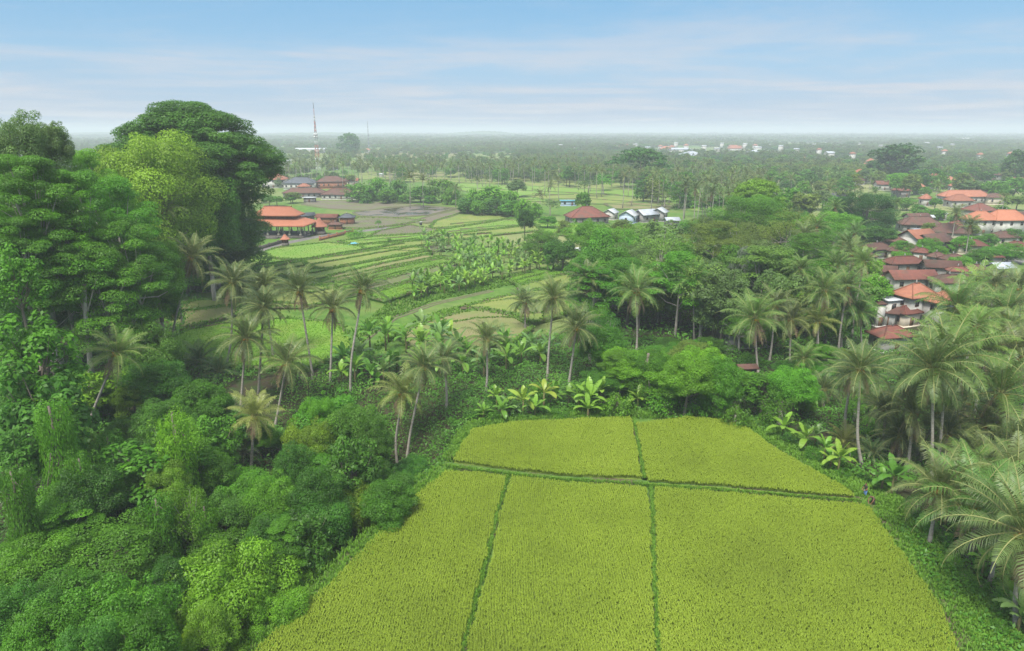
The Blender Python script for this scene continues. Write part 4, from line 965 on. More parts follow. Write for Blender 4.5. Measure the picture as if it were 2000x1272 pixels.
for x_, y_, Y_, w_, c_ in [(1835, 955, 60, 180, 'palm'), (1890, 925, 66, 165, 'green'), (1960, 1000, 54, 190, 'green'), (1925, 905, 70, 150, 'palm'), (1760, 850, 78, 120, 'dark'), (1850, 845, 76, 140, 'dark'), (1990, 860, 70, 160, 'palm'), (1890, 780, 84, 130, 'dark'), (1715, 790, 92, 110, 'green'), (1610, 760, 96, 80, 'dark'), (1570, 700, 104, 80, 'green')]:
    palm(x_, y_, x_ + random.uniform(-8, 8), Y=Y_, wpx=w_, group=P2, col=c_)
P3 = 'palms out on the plain'
for a in [(801, 347, 801, 408, 52), (825, 352, 827, 405, 40), (1090, 352, 1092, 395, 36), (1075, 362, 1073, 398, 34), (890, 368, 890, 405, 36), (1055, 380, 1056, 420, 36), (932, 352, 933, 385, 30), (948, 350, 950, 385, 28), (1255, 345, 1256, 375, 30), (1370, 395, 1372, 430, 40), (1700, 400, 1702, 440, 40), (1620, 370, 1622, 410, 40), (1580, 365, 1582, 400, 36), (1545, 350, 1545, 385, 34)]:
    palm(a[0], a[1], a[2], a[3], wpx=a[4], group=P3)
# ---- the giant tree and the tall forest on the left
tree('giant', 354, 184, 362, 172, 'dark', label='giant dark spreading tree, the tallest dome against the sky')
tree('round', 288, 240, 250, 148, 'yellow', label='big yellow-green rounded tree in front of the giant tree')
tree('dense', 385, 300, 140, 160, 'mid', label='mid-green lobe-shaped tree under the right side of the giant tree')
GL = 'tall trees on the left slope'
for a in [('round', 8, 186, 200, 106, 'grey'), ('round', 92, 225, 80, 110, 'grey'), ('layered', 40, 300, 190, 94, 'mid'), ('layered', 110, 330, 150, 97, 'bright'), ('layered', 50, 345, 240, 100, 'bright'), ('layered', 160, 290, 150, 118, 'bright'), ('layered', 215, 345, 190, 108, 'bright'),
          ('layered', 245, 425, 180, 100, 'mid'), ('layered', 100, 400, 200, 96, 'bright'), ('layered', 30, 450, 200, 92, 'mid'), ('layered', 190, 470, 200, 96, 'mid'), ('dense', 290, 445, 110, 112, 'mid'), ('round', 215, 350, 100, 125, 'lime'), ('layered', 20, 420, 160, 90, 'mid'),
          ('dense', 300, 520, 80, 118, 'dark'), ('round', 410, 400, 110, 176, 'mid'), ('round', 440, 380, 100, 190, 'dark'), ('dense', 350, 440, 110, 165, 'dark'), ('dense', 425, 350, 130, 188, 'mid'), ('round', 110, 500, 150, 118, 'deep'), ('round', 60, 560, 180, 112, 'deep'), ('round', 230, 540, 130, 118, 'deep')]:
    tree(*a[:5], col=a[5], group=GL)
# bare pale trunks that show below those crowns
def bare_trunk(cx0, cy0, cx1, cy1, wpx, Y, label):
    b = atY(cx1, cy1, Y); b[2] = min(b[2], H(b[0], Y) + 0); t = atY(cx0, cy0, Y); r = wpx / 2 / ppm(Y, t[2])
    G = Geo(); d = t - b; pts = [b + d * f + np.array([.25 * math.sin(f * 5), 0, 0]) for f in np.linspace(0, 1, 9)]; pts = [p - b for p in pts]
    G.tube(pts, np.linspace(r * 1.15, r * .8, 9), 10)
    for s in (-1, 1, -.6): e = pts[-1]; G.tube([pts[6], e + np.array([s * 1.5, .4, .5])], [r * .4, r * .2], 6)
    root = empty('slender_tree', b); link('trunk', G.mesh('pale_trunk', M['palebark'], True), root)
    C = Geo(); rg = np.random.default_rng(int(cx0))
    for k in range(14): clump(C, d + np.array([*rg.normal(0, 1.8, 2), rg.uniform(-.5, 3.5)]), 1.4, 260, .3, .16, rg, .5, 1)
    link('crown', C.mesh('slender_crown', M['leaf']), root, color=GREENS['mid']); tag(root, label, 'tree')
bare_trunk(168, 555, 162, 730, 10, 93, 'tree with the thick pale bare trunk standing above the leaning palm')
bare_trunk(72, 535, 80, 640, 9, 95, 'tree with a short pale trunk showing near the left edge')
bare_trunk(158, 380, 170, 470, 5, 98, 'thin pale trunked tree rising through the layered crowns')
GN = 'trees in the ravine below'
for a in [('draped', 210, 800, 80, 70, 'mid'), ('draped', 465, 850, 64, 74, 'bright'), ('airy', 525, 870, 120, 68, 'mid'), ('layered', 110, 975, 170, 57, 'bright'), ('draped', 150, 880, 70, 60, 'mid'), ('layered', 640, 890, 130, 72, 'mid'), ('airy', 360, 930, 120, 60, 'bright'), ('draped', 20, 900, 80, 54, 'mid'), ('layered', 560, 1010, 110, 57, 'mid'), ('round', 430, 1066, 240, 50, 'lime'), ('dense', 205, 1012, 230, 54, 'mid'), ('round', 50, 1055, 170, 50, 'bright'), ('round', 120, 1110, 200, 46, 'mid'), ('dense', 20, 1140, 170, 42, 'blue'), ('round', 215, 1120, 200, 43, 'mid'),
          ('bigleaf', 285, 845, 190, 66, 'mid'), ('round', 560, 885, 170, 70, 'blue'), ('round', 480, 905, 150, 66, 'mid'), ('dense', 625, 868, 130, 74, 'mid'), ('round', 620, 945, 130, 62, 'blue'), ('round', 690, 930, 110, 66, 'yellow'),
          ('round', 598, 1030, 115, 58, 'lime'), ('round', 520, 1000, 110, 58, 'dark'), ('bigleaf', 55, 600, 170, 72, 'mid'), ('bigleaf', 70, 705, 190, 68, 'dark'), ('bigleaf', 20, 480, 110, 76, 'mid'), ('bigleaf', 15, 830, 120, 62, 'blue'),
          ('draped', 95, 770, 95, 62, 'bright'), ('draped', 330, 790, 90, 66, 'lime'), ('draped', 305, 960, 80, 58, 'mid'), ('draped', 395, 975, 70, 60, 'bright'), ('round', 180, 700, 150, 84, 'mid'), ('round', 285, 620, 110, 96, 'blue'), ('round', 305, 700, 120, 90, 'dark'),
          ('round', 250, 760, 150, 78, 'blue'), ('round', 390, 740, 110, 86, 'mid'), ('round', 460, 790, 120, 80, 'blue'), ('dense', 380, 860, 130, 70, 'mid'), ('round', 430, 950, 110, 62, 'blue'), ('round', 350, 820, 110, 74, 'bright'),
          ('round', 650, 760, 160, 84, 'mid'), ('dense', 720, 800, 130, 80, 'mid'), ('round', 600, 800, 100, 80, 'yellow'), ('dense', 830, 800, 140, 86, 'mid'), ('round', 890, 760, 110, 94, 'blue'), ('dense', 770, 850, 90, 76, 'dark'), ('round', 560, 770, 90, 86, 'bright'),
          ('round', 160, 900, 130, 60, 'dark'), ('round', 330, 1090, 110, 50, 'dark'), ('round', 60, 1180, 160, 40, 'mid'), ('round', 260, 1200, 150, 39, 'mid'), ('dense', 400, 1180, 120, 44, 'yellow'), ('round', 150, 1215, 120, 37, 'blue'), ('round', 690, 860, 90, 74, 'mid')]:
    tree(*a[:5], col=a[5], group=GN)
# ---- wood beyond the rice field and to its right
GM = 'trees behind the rice field'
for a in [('round', 1230, 600, 110, 100, 'lime'), ('round', 1285, 606, 90, 99, 'bright'), ('draped', 1265, 640, 110, 98, 'mid'), ('round', 1380, 625, 110, 94, 'lime'), ('round', 1345, 690, 110, 91, 'lime'), ('dense', 1410, 690, 90, 91, 'bright'), ('round', 1180, 630, 90, 108, 'mid'),
          ('shrub', 1120, 690, 100, 102, 'mid'), ('round', 1180, 720, 90, 98, 'dark'), ('shrub', 1205, 745, 80, 92, 'bright'), ('shrub', 1000, 700, 110, 102, 'mid'), ('shrub', 1050, 720, 90, 99, 'mid'), ('shrub', 940, 770, 80, 93, 'blue'), ('bigleaf', 1495, 705, 110, 92, 'mid'), ('shrub', 1440, 770, 70, 88, 'mid'),
          ('round', 1560, 700, 100, 90, 'bright'), ('shrub', 1530, 750, 90, 88, 'mid'), ('shrub', 1300, 760, 80, 92, 'bright'), ('round', 1590, 640, 90, 104, 'mid')]:
    tree(*a[:5], col=a[5], group=GM)
GR = 'wood between the terraces and the village'
for a in [('round', 1200, 440, 130, 190, 'mid'), ('dense', 1180, 480, 130, 165, 'mid'), ('airy', 1300, 440, 180, 150, 'pale'), ('bigleaf', 1290, 425, 120, 190, 'grey'), ('airy', 1440, 385, 160, 180, 'olive'), ('round', 1480, 365, 150, 210, 'mid'), ('umbrella', 1485, 340, 110, 240, 'yellow'),
          ('layered', 1400, 430, 150, 165, 'olive'), ('round', 1520, 395, 110, 205, 'dark'), ('airy', 1545, 400, 130, 185, 'olive'), ('round', 1640, 410, 90, 230, 'bright'), ('dense', 1700, 362, 125, 262, 'deep'), ('dense', 1720, 400, 100, 245, 'deep'), ('round', 1230, 500, 120, 140, 'mid'),
          ('layered', 1330, 490, 140, 132, 'bright'), ('layered', 1240, 560, 130, 118, 'mid'), ('layered', 1500, 480, 160, 140, 'pale'), ('layered', 1590, 455, 160, 155, 'mid'), ('round', 1560, 500, 120, 140, 'mid'), ('layered', 1620, 510, 120, 135, 'mid'), ('airy', 1380, 500, 120, 128, 'pale'),
          ('bamboo', 1455, 480, 70, 150, 'silver'), ('round', 1150, 420, 90, 205, 'bright'), ('layered', 1160, 520, 120, 135, 'mid'), ('round', 1420, 520, 110, 125, 'grey'), ('round', 1600, 570, 110, 118, 'mid'), ('round', 1350, 580, 90, 112, 'mid'), ('round', 1310, 540, 110, 118, 'dark'),
          ('round', 1690, 500, 60, 170, 'lime'), ('round', 1660, 470, 70, 190, 'mid'), ('bamboo', 1380, 410, 100, 215, 'olive'), ('round', 1250, 465, 110, 165, 'grey'), ('airy', 1340, 455, 120, 160, 'brown')]:
    tree(*a[:5], col=a[5], group=GR)
tree('umbrella', 1250, 283, 150, 500, 'dark', label='wide flat-topped tree rising above the far wood, below the white houses')
tree('dense', 1758, 276, 100, 560, 'deep', label='huge dark domed tree behind the village roofs')
tree('dense', 1995, 290, 60, 540, 'deep', label='dark tree cut by the right edge near the horizon')
tree('dense', 680, 257, 46, 1150, 'dark', label='large dark domed tree on the far plain beside the thin mast')
tree('round', 1025, 408, 34, 250, 'deep', label='small dark cone-shaped tree alone on the terraces')
tree('round', 1140, 373, 32, 330, 'mid', label='round tree just right of the turquoise roof')
tree('shrub', 738, 425, 14, 290, 'bright', label='single bright green bush beside the temple path')
tree('dense', 1055, 448, 80, 215, 'mid', label='dark bush mass at the end of the banana grove')
tree('round', 1100, 462, 70, 196, 'dark', label='dark tree beside the small grey hut')
tree('shrub', 692, 440, 60, 262, 'bright', label='bright green bush at the right end of the temple')
tree('shrub', 760, 330 + 130, 12, 250, 'bright', label='tiny round bush on the terrace near the blue sheet')
GB = 'bamboo belt along the flooded paddies'
for a in [(700, 354, 70, 405), (735, 347, 70, 415), (775, 350, 76, 408), (820, 362, 60, 402), (756, 368, 60, 396), (862, 348, 70, 405), (885, 362, 60, 392), (925, 368, 76, 352), (960, 361, 84, 356), (1001, 372, 64, 345), (912, 385, 56, 344), (970, 383, 80, 338), (1025, 388, 50, 322), (715, 376, 56, 396), (842, 380, 50, 396), (790, 378, 50, 397), (940, 388, 60, 338), (1000, 390, 60, 330), (875, 385, 50, 388)]:
    tree('bamboo' if a[0] % 2 else 'dense', *a, col=random.choice(('mid', 'mid', 'bright', 'dark')), group=GB)
GC = 'trees around the farmhouses in the middle'
for a in [(1045, 395, 40, 330), (1075, 385, 40, 335), (1070, 420, 50, 290), (1100, 430, 45, 275), (1160, 450, 60, 235), (1340, 365, 110, 370), (1300, 365, 60, 372), (1385, 372, 60, 352), (1150, 345, 60, 440), (1180, 338, 50, 450), (1355, 425, 60, 245), (1400, 440, 50, 225), (1010, 350, 40, 430)]:
    tree(random.choice(('round', 'bamboo', 'airy')), *a, col=random.choice(('mid', 'olive', 'grey', 'bright')), group=GC)
GV = 'garden trees among the village roofs'
for a in [(1805, 465, 26, 225, 'lime'), (1765, 488, 36, 205, 'bright'), (1838, 480, 36, 212, 'bright'), (1880, 500, 50, 195, 'bright'), (1915, 485, 60, 205, 'mid'), (1945, 478, 60, 210, 'bright'), (1975, 470, 60, 212, 'mid'), (1890, 460, 60, 235, 'bright'), (1930, 455, 70, 240, 'mid'), (1980, 445, 50, 250, 'mid'), (1715, 505, 36, 190, 'bright'),
          (1800, 400, 60, 330, 'mid'), (1775, 385, 50, 360, 'mid'), (1830, 405, 70, 320, 'mid'), (1870, 420, 50, 300, 'dark'), (1780, 425, 50, 300, 'pale'), (1960, 400, 70, 330, 'mid'), (1990, 380, 50, 360, 'olive'), (1930, 375, 60, 400, 'mid'), (1900, 350, 60, 440, 'grey'), (1950, 350, 50, 420, 'mid'), (1780, 350, 50, 450, 'mid'), (1985, 345, 60, 430, 'mid'),
          (1765, 600, 34, 152, 'yellow'), (1835, 545, 30, 172, 'bright'), (1895, 535, 50, 172, 'lime'), (1950, 545, 60, 165, 'bright'), (1735, 560, 50, 165, 'mid'), (1700, 545, 60, 160, 'mid'), (1680, 590, 60, 140, 'bright'), (1850, 350, 30, 500, 'bright'), (1720, 440, 60, 235, 'dark')]:
    tree('round' if a[4] != 'mid' else 'dense', *a[:4], col=a[4], group=GV)
tree('umbrella', 1760, 335, 60, 470, 'bright', group=GV)
# ---- bananas
B1 = 'banana plants along the far edge of the rice field'
for a in [(1022, 814, 66, 'yellow'), (1062, 803, 66, 'yellow'), (1045, 818, 55, 'fresh'), (1150, 812, 74, 'fresh'), (1130, 805, 60, 'green'), (1172, 800, 62, 'fresh'), (1215, 785, 64, 'green'), (1195, 760, 56, 'green'), (1085, 790, 50, 'green'), (980, 822, 52, 'green'), (1245, 800, 52, 'fresh'), (1110, 800, 50, 'green'), (1190, 770, 55, 'green'), (1195, 725, 50, 'fresh'), (1230, 790, 50, 'green'), (995, 815, 45, 'grey'), (945, 825, 40, 'green'), (1265, 795, 45, 'green'), (970, 800, 45, 'fresh'),
          (1527, 858, 58, 'fresh'), (1572, 880, 62, 'fresh'), (1608, 905, 58, 'fresh'), (1636, 925, 70, 'fresh'), (1740, 968, 85, 'green'), (1590, 875, 46, 'grey'), (742, 930, 75, 'green'), (772, 975, 70, 'fresh'), (800, 940, 50, 'fresh'), (1985, 1235, 90, 'grey'), (1915, 1130, 70, 'fresh'), (1965, 1180, 60, 'green'), (1860, 1075, 55, 'green'), (1990, 1120, 80, 'green')]:
    banana(a[0], a[1], a[2], col=a[3], group=B1)
banana(45, 1330, 110, Y=34, col='green', label='banana plant poking up at the bottom left corner')
B2 = 'banana plants among the palms'
zone = [(640, 760), (680, 700), (760, 668), (860, 670), (960, 690), (1040, 690), (1080, 700), (1000, 740), (900, 740), (820, 745), (740, 760)]
Q = fillpoly(zone, 150, 12); keep = []
for q in Q:
    if all(abs(q[0] - k[0]) + 1.6 * abs(q[1] - k[1]) > 26 for k in keep): keep.append(q)
for q in keep: banana(q[0], q[1], random.uniform(46, 70), col=random.choice(('fresh', 'green', 'grey', 'green')), group=B2)
for q in ((1580, 800), (1500, 780)): banana(q[0], q[1], 50, col='green', group=B2)
B3 = 'banana grove beside the dirt track'
zone = [(810, 470), (850, 462), (880, 478), (960, 480), (1040, 492), (1100, 508), (1105, 530), (1010, 545), (940, 560), (890, 575), (800, 590), (810, 560), (890, 535), (880, 505), (830, 500)]
Q = fillpoly(zone, 900, 13); keep = []
for q in Q:
    if all(math.hypot(q[0] - k[0], 1.8 * (q[1] - k[1])) > 11 for k in keep): keep.append(q)
for q in keep: banana(q[0], q[1], random.uniform(22, 32) * (1 + (q[1] - 500) / 250), col=random.choice(('fresh', 'fresh', 'grey', 'green')), group=B3)
# ---- young palms and shrubs
S1 = 'low palms in the undergrowth'
for a in [(430, 830, 60, 'grey'), (395, 860, 50, 'green'), (480, 900, 55, 'grey'), (650, 905, 40, 'grey'), (1740, 880, 45, 'green'), (1870, 880, 60, 'yellow'), (1860, 900, 50, 'green'), (1800, 900, 40, 'grey'), (1950, 860, 50, 'green'), (1645, 880, 45, 'yellow'), (60, 980, 60, 'grey'), (390, 720, 50, 'green'), (430, 740, 50, 'green'), (1700, 900, 40, 'green')]:
    small_palm(*a[:3], col=a[3], group=S1)
S2 = 'shrubs around the rice field'
zs = [[(905, 850), (930, 832), (1240, 806), (1230, 770), (1000, 770), (900, 800), (850, 880)], [(1320, 800), (1430, 812), (1500, 850), (1680, 955), (1720, 930), (1560, 830), (1460, 780), (1330, 770)], [(500, 1240), (640, 1120), (800, 960), (860, 900), (840, 880), (760, 950), (600, 1080), (470, 1240)], [(1775, 985), (1830, 1070), (1985, 1290), (2080, 1290), (2080, 1000), (1900, 960)]]
for zi, z in enumerate(zs):
    Q = fillpoly(z, 260, 60 + zi); keep = []
    for q in Q:
        if all(math.hypot(q[0] - k[0], 1.4 * (q[1] - k[1])) > (38 if zi < 2 else 46 if zi == 2 else 30) for k in keep): keep.append(q)
    for q in keep:
        b = ground_at(q[0], q[1]); tw = random.uniform(26, 46) * (1 if zi < 2 else 1.25); hh = random.uniform(1.2, 2.6) if zi != 3 else random.uniform(1.0, 2.8)
        pt = proj((b[0], b[1], b[2] + hh))
        tree('shrub', q[0], pt[1], tw, b[1], random.choice(('mid', 'mid', 'blue', 'dark', 'bright' if zi == 3 else 'mid')), S2, minh=.8)
# ---- procedural filling of the woods, each tree an object
def fill(poly, n, gap, ztop, dia, kinds, cols, group, seed, ymul=1.6):
    rs_ = random.getstate(); random.seed(seed); Q = fillpoly(poly, n, seed); keep = []
    for q in Q:
        if all(math.hypot(q[0] - k[0], ymul * (q[1] - k[1])) > gap(q[1]) for k in keep): keep.append(q)
    for q in keep:
        zt = ztop(q) * random.uniform(.70, 1.35) + (random.uniform(-1.5, 2.5) if group == GN else 0); d = ray(q[0], q[1]); t = (zt - CAM_H) / d[2]; Y = d[1] * t
        if Y < 30 or Y > 4000: continue
        tree(random.choice(kinds), q[0], q[1], random.uniform(*dia) * ppm(Y, zt), Y, random.choice(cols), group)
    random.setstate(rs_); return keep
fill([(0, 700), (0, 1270), (480, 1270), (560, 1150), (700, 990), (800, 900), (870, 830), (700, 760), (560, 760), (430, 740), (330, 720), (150, 720)], 900, lambda y: 50 + (y - 700) * .10, lambda q: 6 - (q[1] - 700) * .008, (4.5, 8), ('round', 'dense', 'round', 'bigleaf'), ('mid', 'bright', 'mid', 'blue', 'dark', 'yellow'), GN, 201)
fill([(1130, 480), (1190, 420), (1330, 430), (1400, 400), (1500, 380), (1600, 400), (1660, 440), (1690, 520), (1700, 600), (1640, 640), (1440, 640), (1200, 650), (1140, 600)], 700, lambda y: 22 + (y - 400) * .10, lambda q: 13 - (q[1] - 400) * .012, (7, 11), ('round', 'layered', 'dense', 'airy', 'round'), ('mid', 'mid', 'bright', 'olive', 'dark', 'grey'), GR, 202)
fill([(1140, 650), (1440, 650), (1640, 650), (1720, 700), (1760, 800), (1700, 850), (1500, 790), (1420, 780), (1300, 750), (1150, 730)], 300, lambda y: 48, lambda q: 4.0, (3.5, 5.5), ('round', 'shrub', 'dense'), ('mid', 'mid', 'bright'), GM, 203)
GFW = 'far wood across the plain'
k4 = fill([(700, 300), (1000, 305), (1280, 300), (1560, 300), (1750, 305), (1990, 315), (1990, 335), (1760, 340), (1660, 345), (1660, 395), (1500, 365), (1420, 385), (1280, 350), (1120, 335), (1010, 330), (860, 325), (740, 320)], 1500, lambda y: 9 + max(0, y - 300) * .22, lambda q: 12, (9, 14), ('round', 'dense', 'layered', 'round'), ('mid', 'dark', 'mid', 'grey', 'olive'), GFW, 204, 2.2)
GVT = 'garden trees among the village roofs'
fill([(1700, 345), (1990, 345), (1990, 470), (1740, 480), (1680, 420)], 40, lambda y: 26, lambda q: 5.2, (5, 8), ('round', 'dense'), ('mid', 'mid', 'bright', 'olive'), GVT, 205)
fill([(500, 330), (560, 322), (700, 330), (680, 345), (510, 345)], 40, lambda y: 12, lambda q: 7, (6, 10), ('round', 'dense'), ('mid', 'grey', 'olive'), 'trees around the left hamlet', 206)
fill([(505, 375), (575, 372), (575, 388), (505, 390)], 14, lambda y: 12, lambda q: 6, (8, 10), ('round',), ('mid', 'olive'), 'trees around the left hamlet', 207)
def fill_palms(poly, n, gap, zc_, group, seed, rr=(3.8, 4.8), cols=('palm', 'palm', 'green', 'dark')):
    rs_ = random.getstate(); random.seed(seed); Q = fillpoly(poly, n, seed); keep = []
    for q in Q:
        if all(math.hypot(q[0] - k[0], 2 * (q[1] - k[1])) > gap for k in keep): keep.append(q)
    for q in keep:
        zt = zc_ * random.uniform(.8, 1.2); d = ray(q[0], q[1]); t = (zt - CAM_H) / d[2]; Y = d[1] * t
        if 30 < Y < 3000: palm(q[0], q[1], q[0] + random.uniform(-3, 3), Y=Y, wpx=2 * random.uniform(*rr) * ppm(Y, zt), group=group, col=random.choice(cols))
    random.setstate(rs_)
fill_palms([(540, 305), (640, 300), (740, 312), (860, 305), (1000, 308), (1010, 330), (860, 330), (700, 328), (560, 325)], 420, 9, 14, 'palm grove across the plain', 301)
fill_palms([(1010, 300), (1250, 300), (1500, 330), (1520, 372), (1400, 382), (1290, 352), (1100, 335), (1010, 328)], 400, 12, 15, 'palm grove across the plain', 302)
fill_palms([(1560, 400), (1660, 400), (1700, 500), (1640, 600), (1560, 560), (1540, 450)], 24, 36, 13, P2, 303, cols=('green', 'palm'))
fill_palms([(1880, 620), (1900, 560), (1990, 530), (1990, 700), (1850, 700)], 20, 62, 12, P2, 304, cols=('green', 'lime', 'palm'))
fill_palms([(1560, 330), (1990, 320), (1990, 460), (1740, 420), (1680, 400), (1580, 380)], 20, 44, 12, 'palms among the village roofs', 305, cols=('green', 'palm'))
print('things so far', len(REG))

# ------------------------------------------------------------------ undergrowth: ground cover of the woods
UG = Geo(); rg = np.random.default_rng(77)
def cover(poly, n, hgt, seed, Ls=.34):
    Q = fillpoly(W(poly), n, seed); z = Hn(Q[:, 0], Q[:, 1]); hm = hgt * (.3 + vnoise(Q[:, 0], Q[:, 1], 2.2, 9) + .5 * vnoise(Q[:, 0], Q[:, 1], .8, 10))
    keep = vnoise(Q[:, 0], Q[:, 1], 5.0, 12) > .20; Q, z, hm = Q[keep], z[keep], hm[keep]
    rr = np.random.default_rng(seed); n = len(Q); P = np.concatenate([Q, (z + hm * rr.random(n) ** .5)[:, None]], 1)
    T = np.clip(.15 + .7 * vnoise(Q[:, 0], Q[:, 1], 3.5, 14) + rr.normal(0, .1, n), 0, 1); s = rr.uniform(.6, 1.4, n) * Ls
    UG.leaves(P, np.array([0, -.2, 1.]) + rr.normal(0, .5, (n, 3)), s, s * .55, T)
cover([(-100, 1500), (520, 1290), (860, 915), (900, 850), (700, 760), (330, 700), (0, 690), (-100, 900)], 150000, 1.3, 501)
cover([(900, 850), (930, 830), (1240, 810), (1440, 815), (1480, 700), (1150, 640), (900, 690), (650, 700), (600, 760), (800, 800)], 90000, 1.2, 502)
cover([(1440, 815), (1700, 970), (1900, 1260), (2050, 1450), (2300, 1200), (2060, 900), (2000, 700), (1650, 640), (1450, 700)], 110000, .8, 503)
cover([(1140, 640), (1460, 700), (1700, 680), (1700, 560), (1600, 440), (1200, 470), (1130, 560)], 60000, 1.6, 504, .6)
cover([(0, 690), (330, 700), (420, 560), (480, 480), (200, 480), (0, 560)], 30000, 2.0, 505, .6)
tag(link('undergrowth', UG.mesh('undergrowth', M['under'])), 'tangled undergrowth covering the ravine sides and the floor of the woods', 'undergrowth', kind='stuff')

# ------------------------------------------------------------------ the woods of the far plain (uncountable)
lib = bpy.data.collections.new('far_tree_library')
pts, scl, idx = [], [], []
for k, (kd, v, c) in enumerate((('round', 0, 'mid'), ('dense', 1, 'dark'), ('layered', 0, 'grey'), ('round', 2, 'olive'))):
    t = get_tree(kd, v, 2); G0 = t['crown'].copy()
    G0.materials.clear(); G0.materials.append(leaf_mat('far_leaf_%s' % c, use_obj=False, base=GREENS[c], hue=.02)); o = bpy.data.objects.new('far_tree', G0); o.scale = (1, 1, .9); lib.objects.link(o)
pc = get_palm(3, 2); me = pc['crown'].copy(); me.materials.clear(); me.materials.append(leaf_mat('far_frond', use_obj=False, base=(.10, .13, .05))); me.materials.append(M['rachis'])
GP = bpy.data.objects.new('far_palm', me); me.transform(Matrix.Translation((0, 0, 12))); lib.objects.link(GP)
rgf = np.random.default_rng(9)
Yv = 560.0; rows = []
while Yv < 7500:
    sp = 8.5 * max(1.0, Yv / 1100) ** .85; hw = Yv * .80 + 60; n = int(2 * hw / sp)
    xx = (np.arange(n) / n - .5) * 2 * hw + rgf.normal(0, sp * .35, n); yy = Yv + rgf.normal(0, sp * .5, n)
    rows.append(np.stack([xx, yy, np.full(n, sp)], 1)); Yv += sp * 1.05
Pf = np.concatenate(rows)
open_ = vnoise(Pf[:, 0] + 5000, Pf[:, 1], 170, 21) * .6 + vnoise(Pf[:, 0] + 5000, Pf[:, 1] * 1.6, 60, 22) * .4
pxs, pys = proj((Pf[:, 0], Pf[:, 1], 0))
keep = (open_ > .35) & (vnoise(Pf[:, 0] + 3000, Pf[:, 1] * .32, 150, 55) > .27)
nn_ = vnoise(Pf[:, 0] + 5000, Pf[:, 1], 45, 33); op1 = (pxs > 420) & (pxs < 985 + 60 * nn_) & (pys > 296 + 10 * nn_) & (pys < 345) & (rgf.random(len(Pf)) < .90); op2 = (pxs > 540) & (pxs < 930) & (pys > 285) & (pys < 297) & (rgf.random(len(Pf)) < .75)
vil = (pxs > 1640) & (pys > 318) & (rgf.random(len(Pf)) < .5)
keep &= ~op1 & ~op2 & ~vil
keep &= ~((pxs > 1180) & (pxs < 1560) & (pys > 285) & (pys < 312) & (rgf.random(len(Pf)) < .35))
Pf = Pf[keep]
me = bpy.data.meshes.new('far_wood_points'); me.vertices.add(len(Pf)); co = Pf.copy(); co[:, 2] = Hn(Pf[:, 0], Pf[:, 1]) - 1.5; me.vertices.foreach_set('co', co.astype(np.float32).ravel())
a = me.attributes.new('s', 'FLOAT', 'POINT'); sc_ = (Pf[:, 2] / 8.5) ** .8 * rgf.uniform(.65, 1.15, len(Pf)); sc_ *= .62 + .85 * vnoise(Pf[:, 0] + 9000, Pf[:, 1], 95, 44); a.data.foreach_set('value', sc_.astype(np.float32))
a = me.attributes.new('k', 'INT', 'POINT'); kk_ = rgf.choice(4, len(Pf), p=(.36, .26, .18, .20)); pn_ = vnoise(Pf[:, 0] + 7000, Pf[:, 1] * .6, 110, 66); kk_[(pn_ > .55) & (rgf.random(len(Pf)) < .75)] = 4; kk_[(pn_ < .55) & (rgf.random(len(Pf)) < .08)] = 4; a.data.foreach_set('value', kk_.astype(np.int32))
a = me.attributes.new('ang', 'FLOAT', 'POINT'); a.data.foreach_set('value', (rgf.random(len(Pf)) * 6.28).astype(np.float32))
print('far trees', len(Pf))
fo = link('far_woods', me); tag(fo, 'endless green woods of the plain fading into the haze', 'woods', kind='stuff')
ng = bpy.data.node_groups.new('scatter', 'GeometryNodeTree')
ng.interface.new_socket('Geometry', in_out='INPUT', socket_type='NodeSocketGeometry'); ng.interface.new_socket('Geometry', in_out='OUTPUT', socket_type='NodeSocketGeometry')
gi, go = ng.nodes.new('NodeGroupInput'), ng.nodes.new('NodeGroupOutput')
ci = ng.nodes.new('GeometryNodeCollectionInfo'); ci.inputs['Collection'].default_value = lib; ci.inputs['Separate Children'].default_value = True; ci.inputs['Reset Children'].default_value = False
ip = ng.nodes.new('GeometryNodeInstanceOnPoints'); ip.inputs['Pick Instance'].default_value = True
def na(name, typ):
    n = ng.nodes.new('GeometryNodeInputNamedAttribute'); n.data_type = typ; n.inputs['Name'].default_value = name; return n
nk, ns_, nr = na('k', 'INT'), na('s', 'FLOAT'), na('ang', 'FLOAT')
mzy = ng.nodes.new('ShaderNodeCombineXYZ'); msc = ng.nodes.new('ShaderNodeCombineXYZ'); mm = ng.nodes.new('ShaderNodeMath'); mm.operation = 'POWER'; mm.inputs[1].default_value = .45
ng.links.new(nr.outputs['Attribute'], mzy.inputs[2]); ng.links.new(ns_.outputs['Attribute'], mm.inputs[0])
ng.links.new(ns_.outputs['Attribute'], msc.inputs[0]); ng.links.new(ns_.outputs['Attribute'], msc.inputs[1]); ng.links.new(mm.outputs[0], msc.inputs[2])
ng.links.new(gi.outputs[0], ip.inputs['Points']); ng.links.new(ci.outputs[0], ip.inputs['Instance']); ng.links.new(nk.outputs['Attribute'], ip.inputs['Instance Index'])
ng.links.new(mzy.outputs[0], ip.inputs['Rotation']); ng.links.new(msc.outputs[0], ip.inputs['Scale']); ng.links.new(ip.outputs[0], go.inputs[0])
md = fo.modifiers.new('scatter', 'NODES'); md.node_group = ng

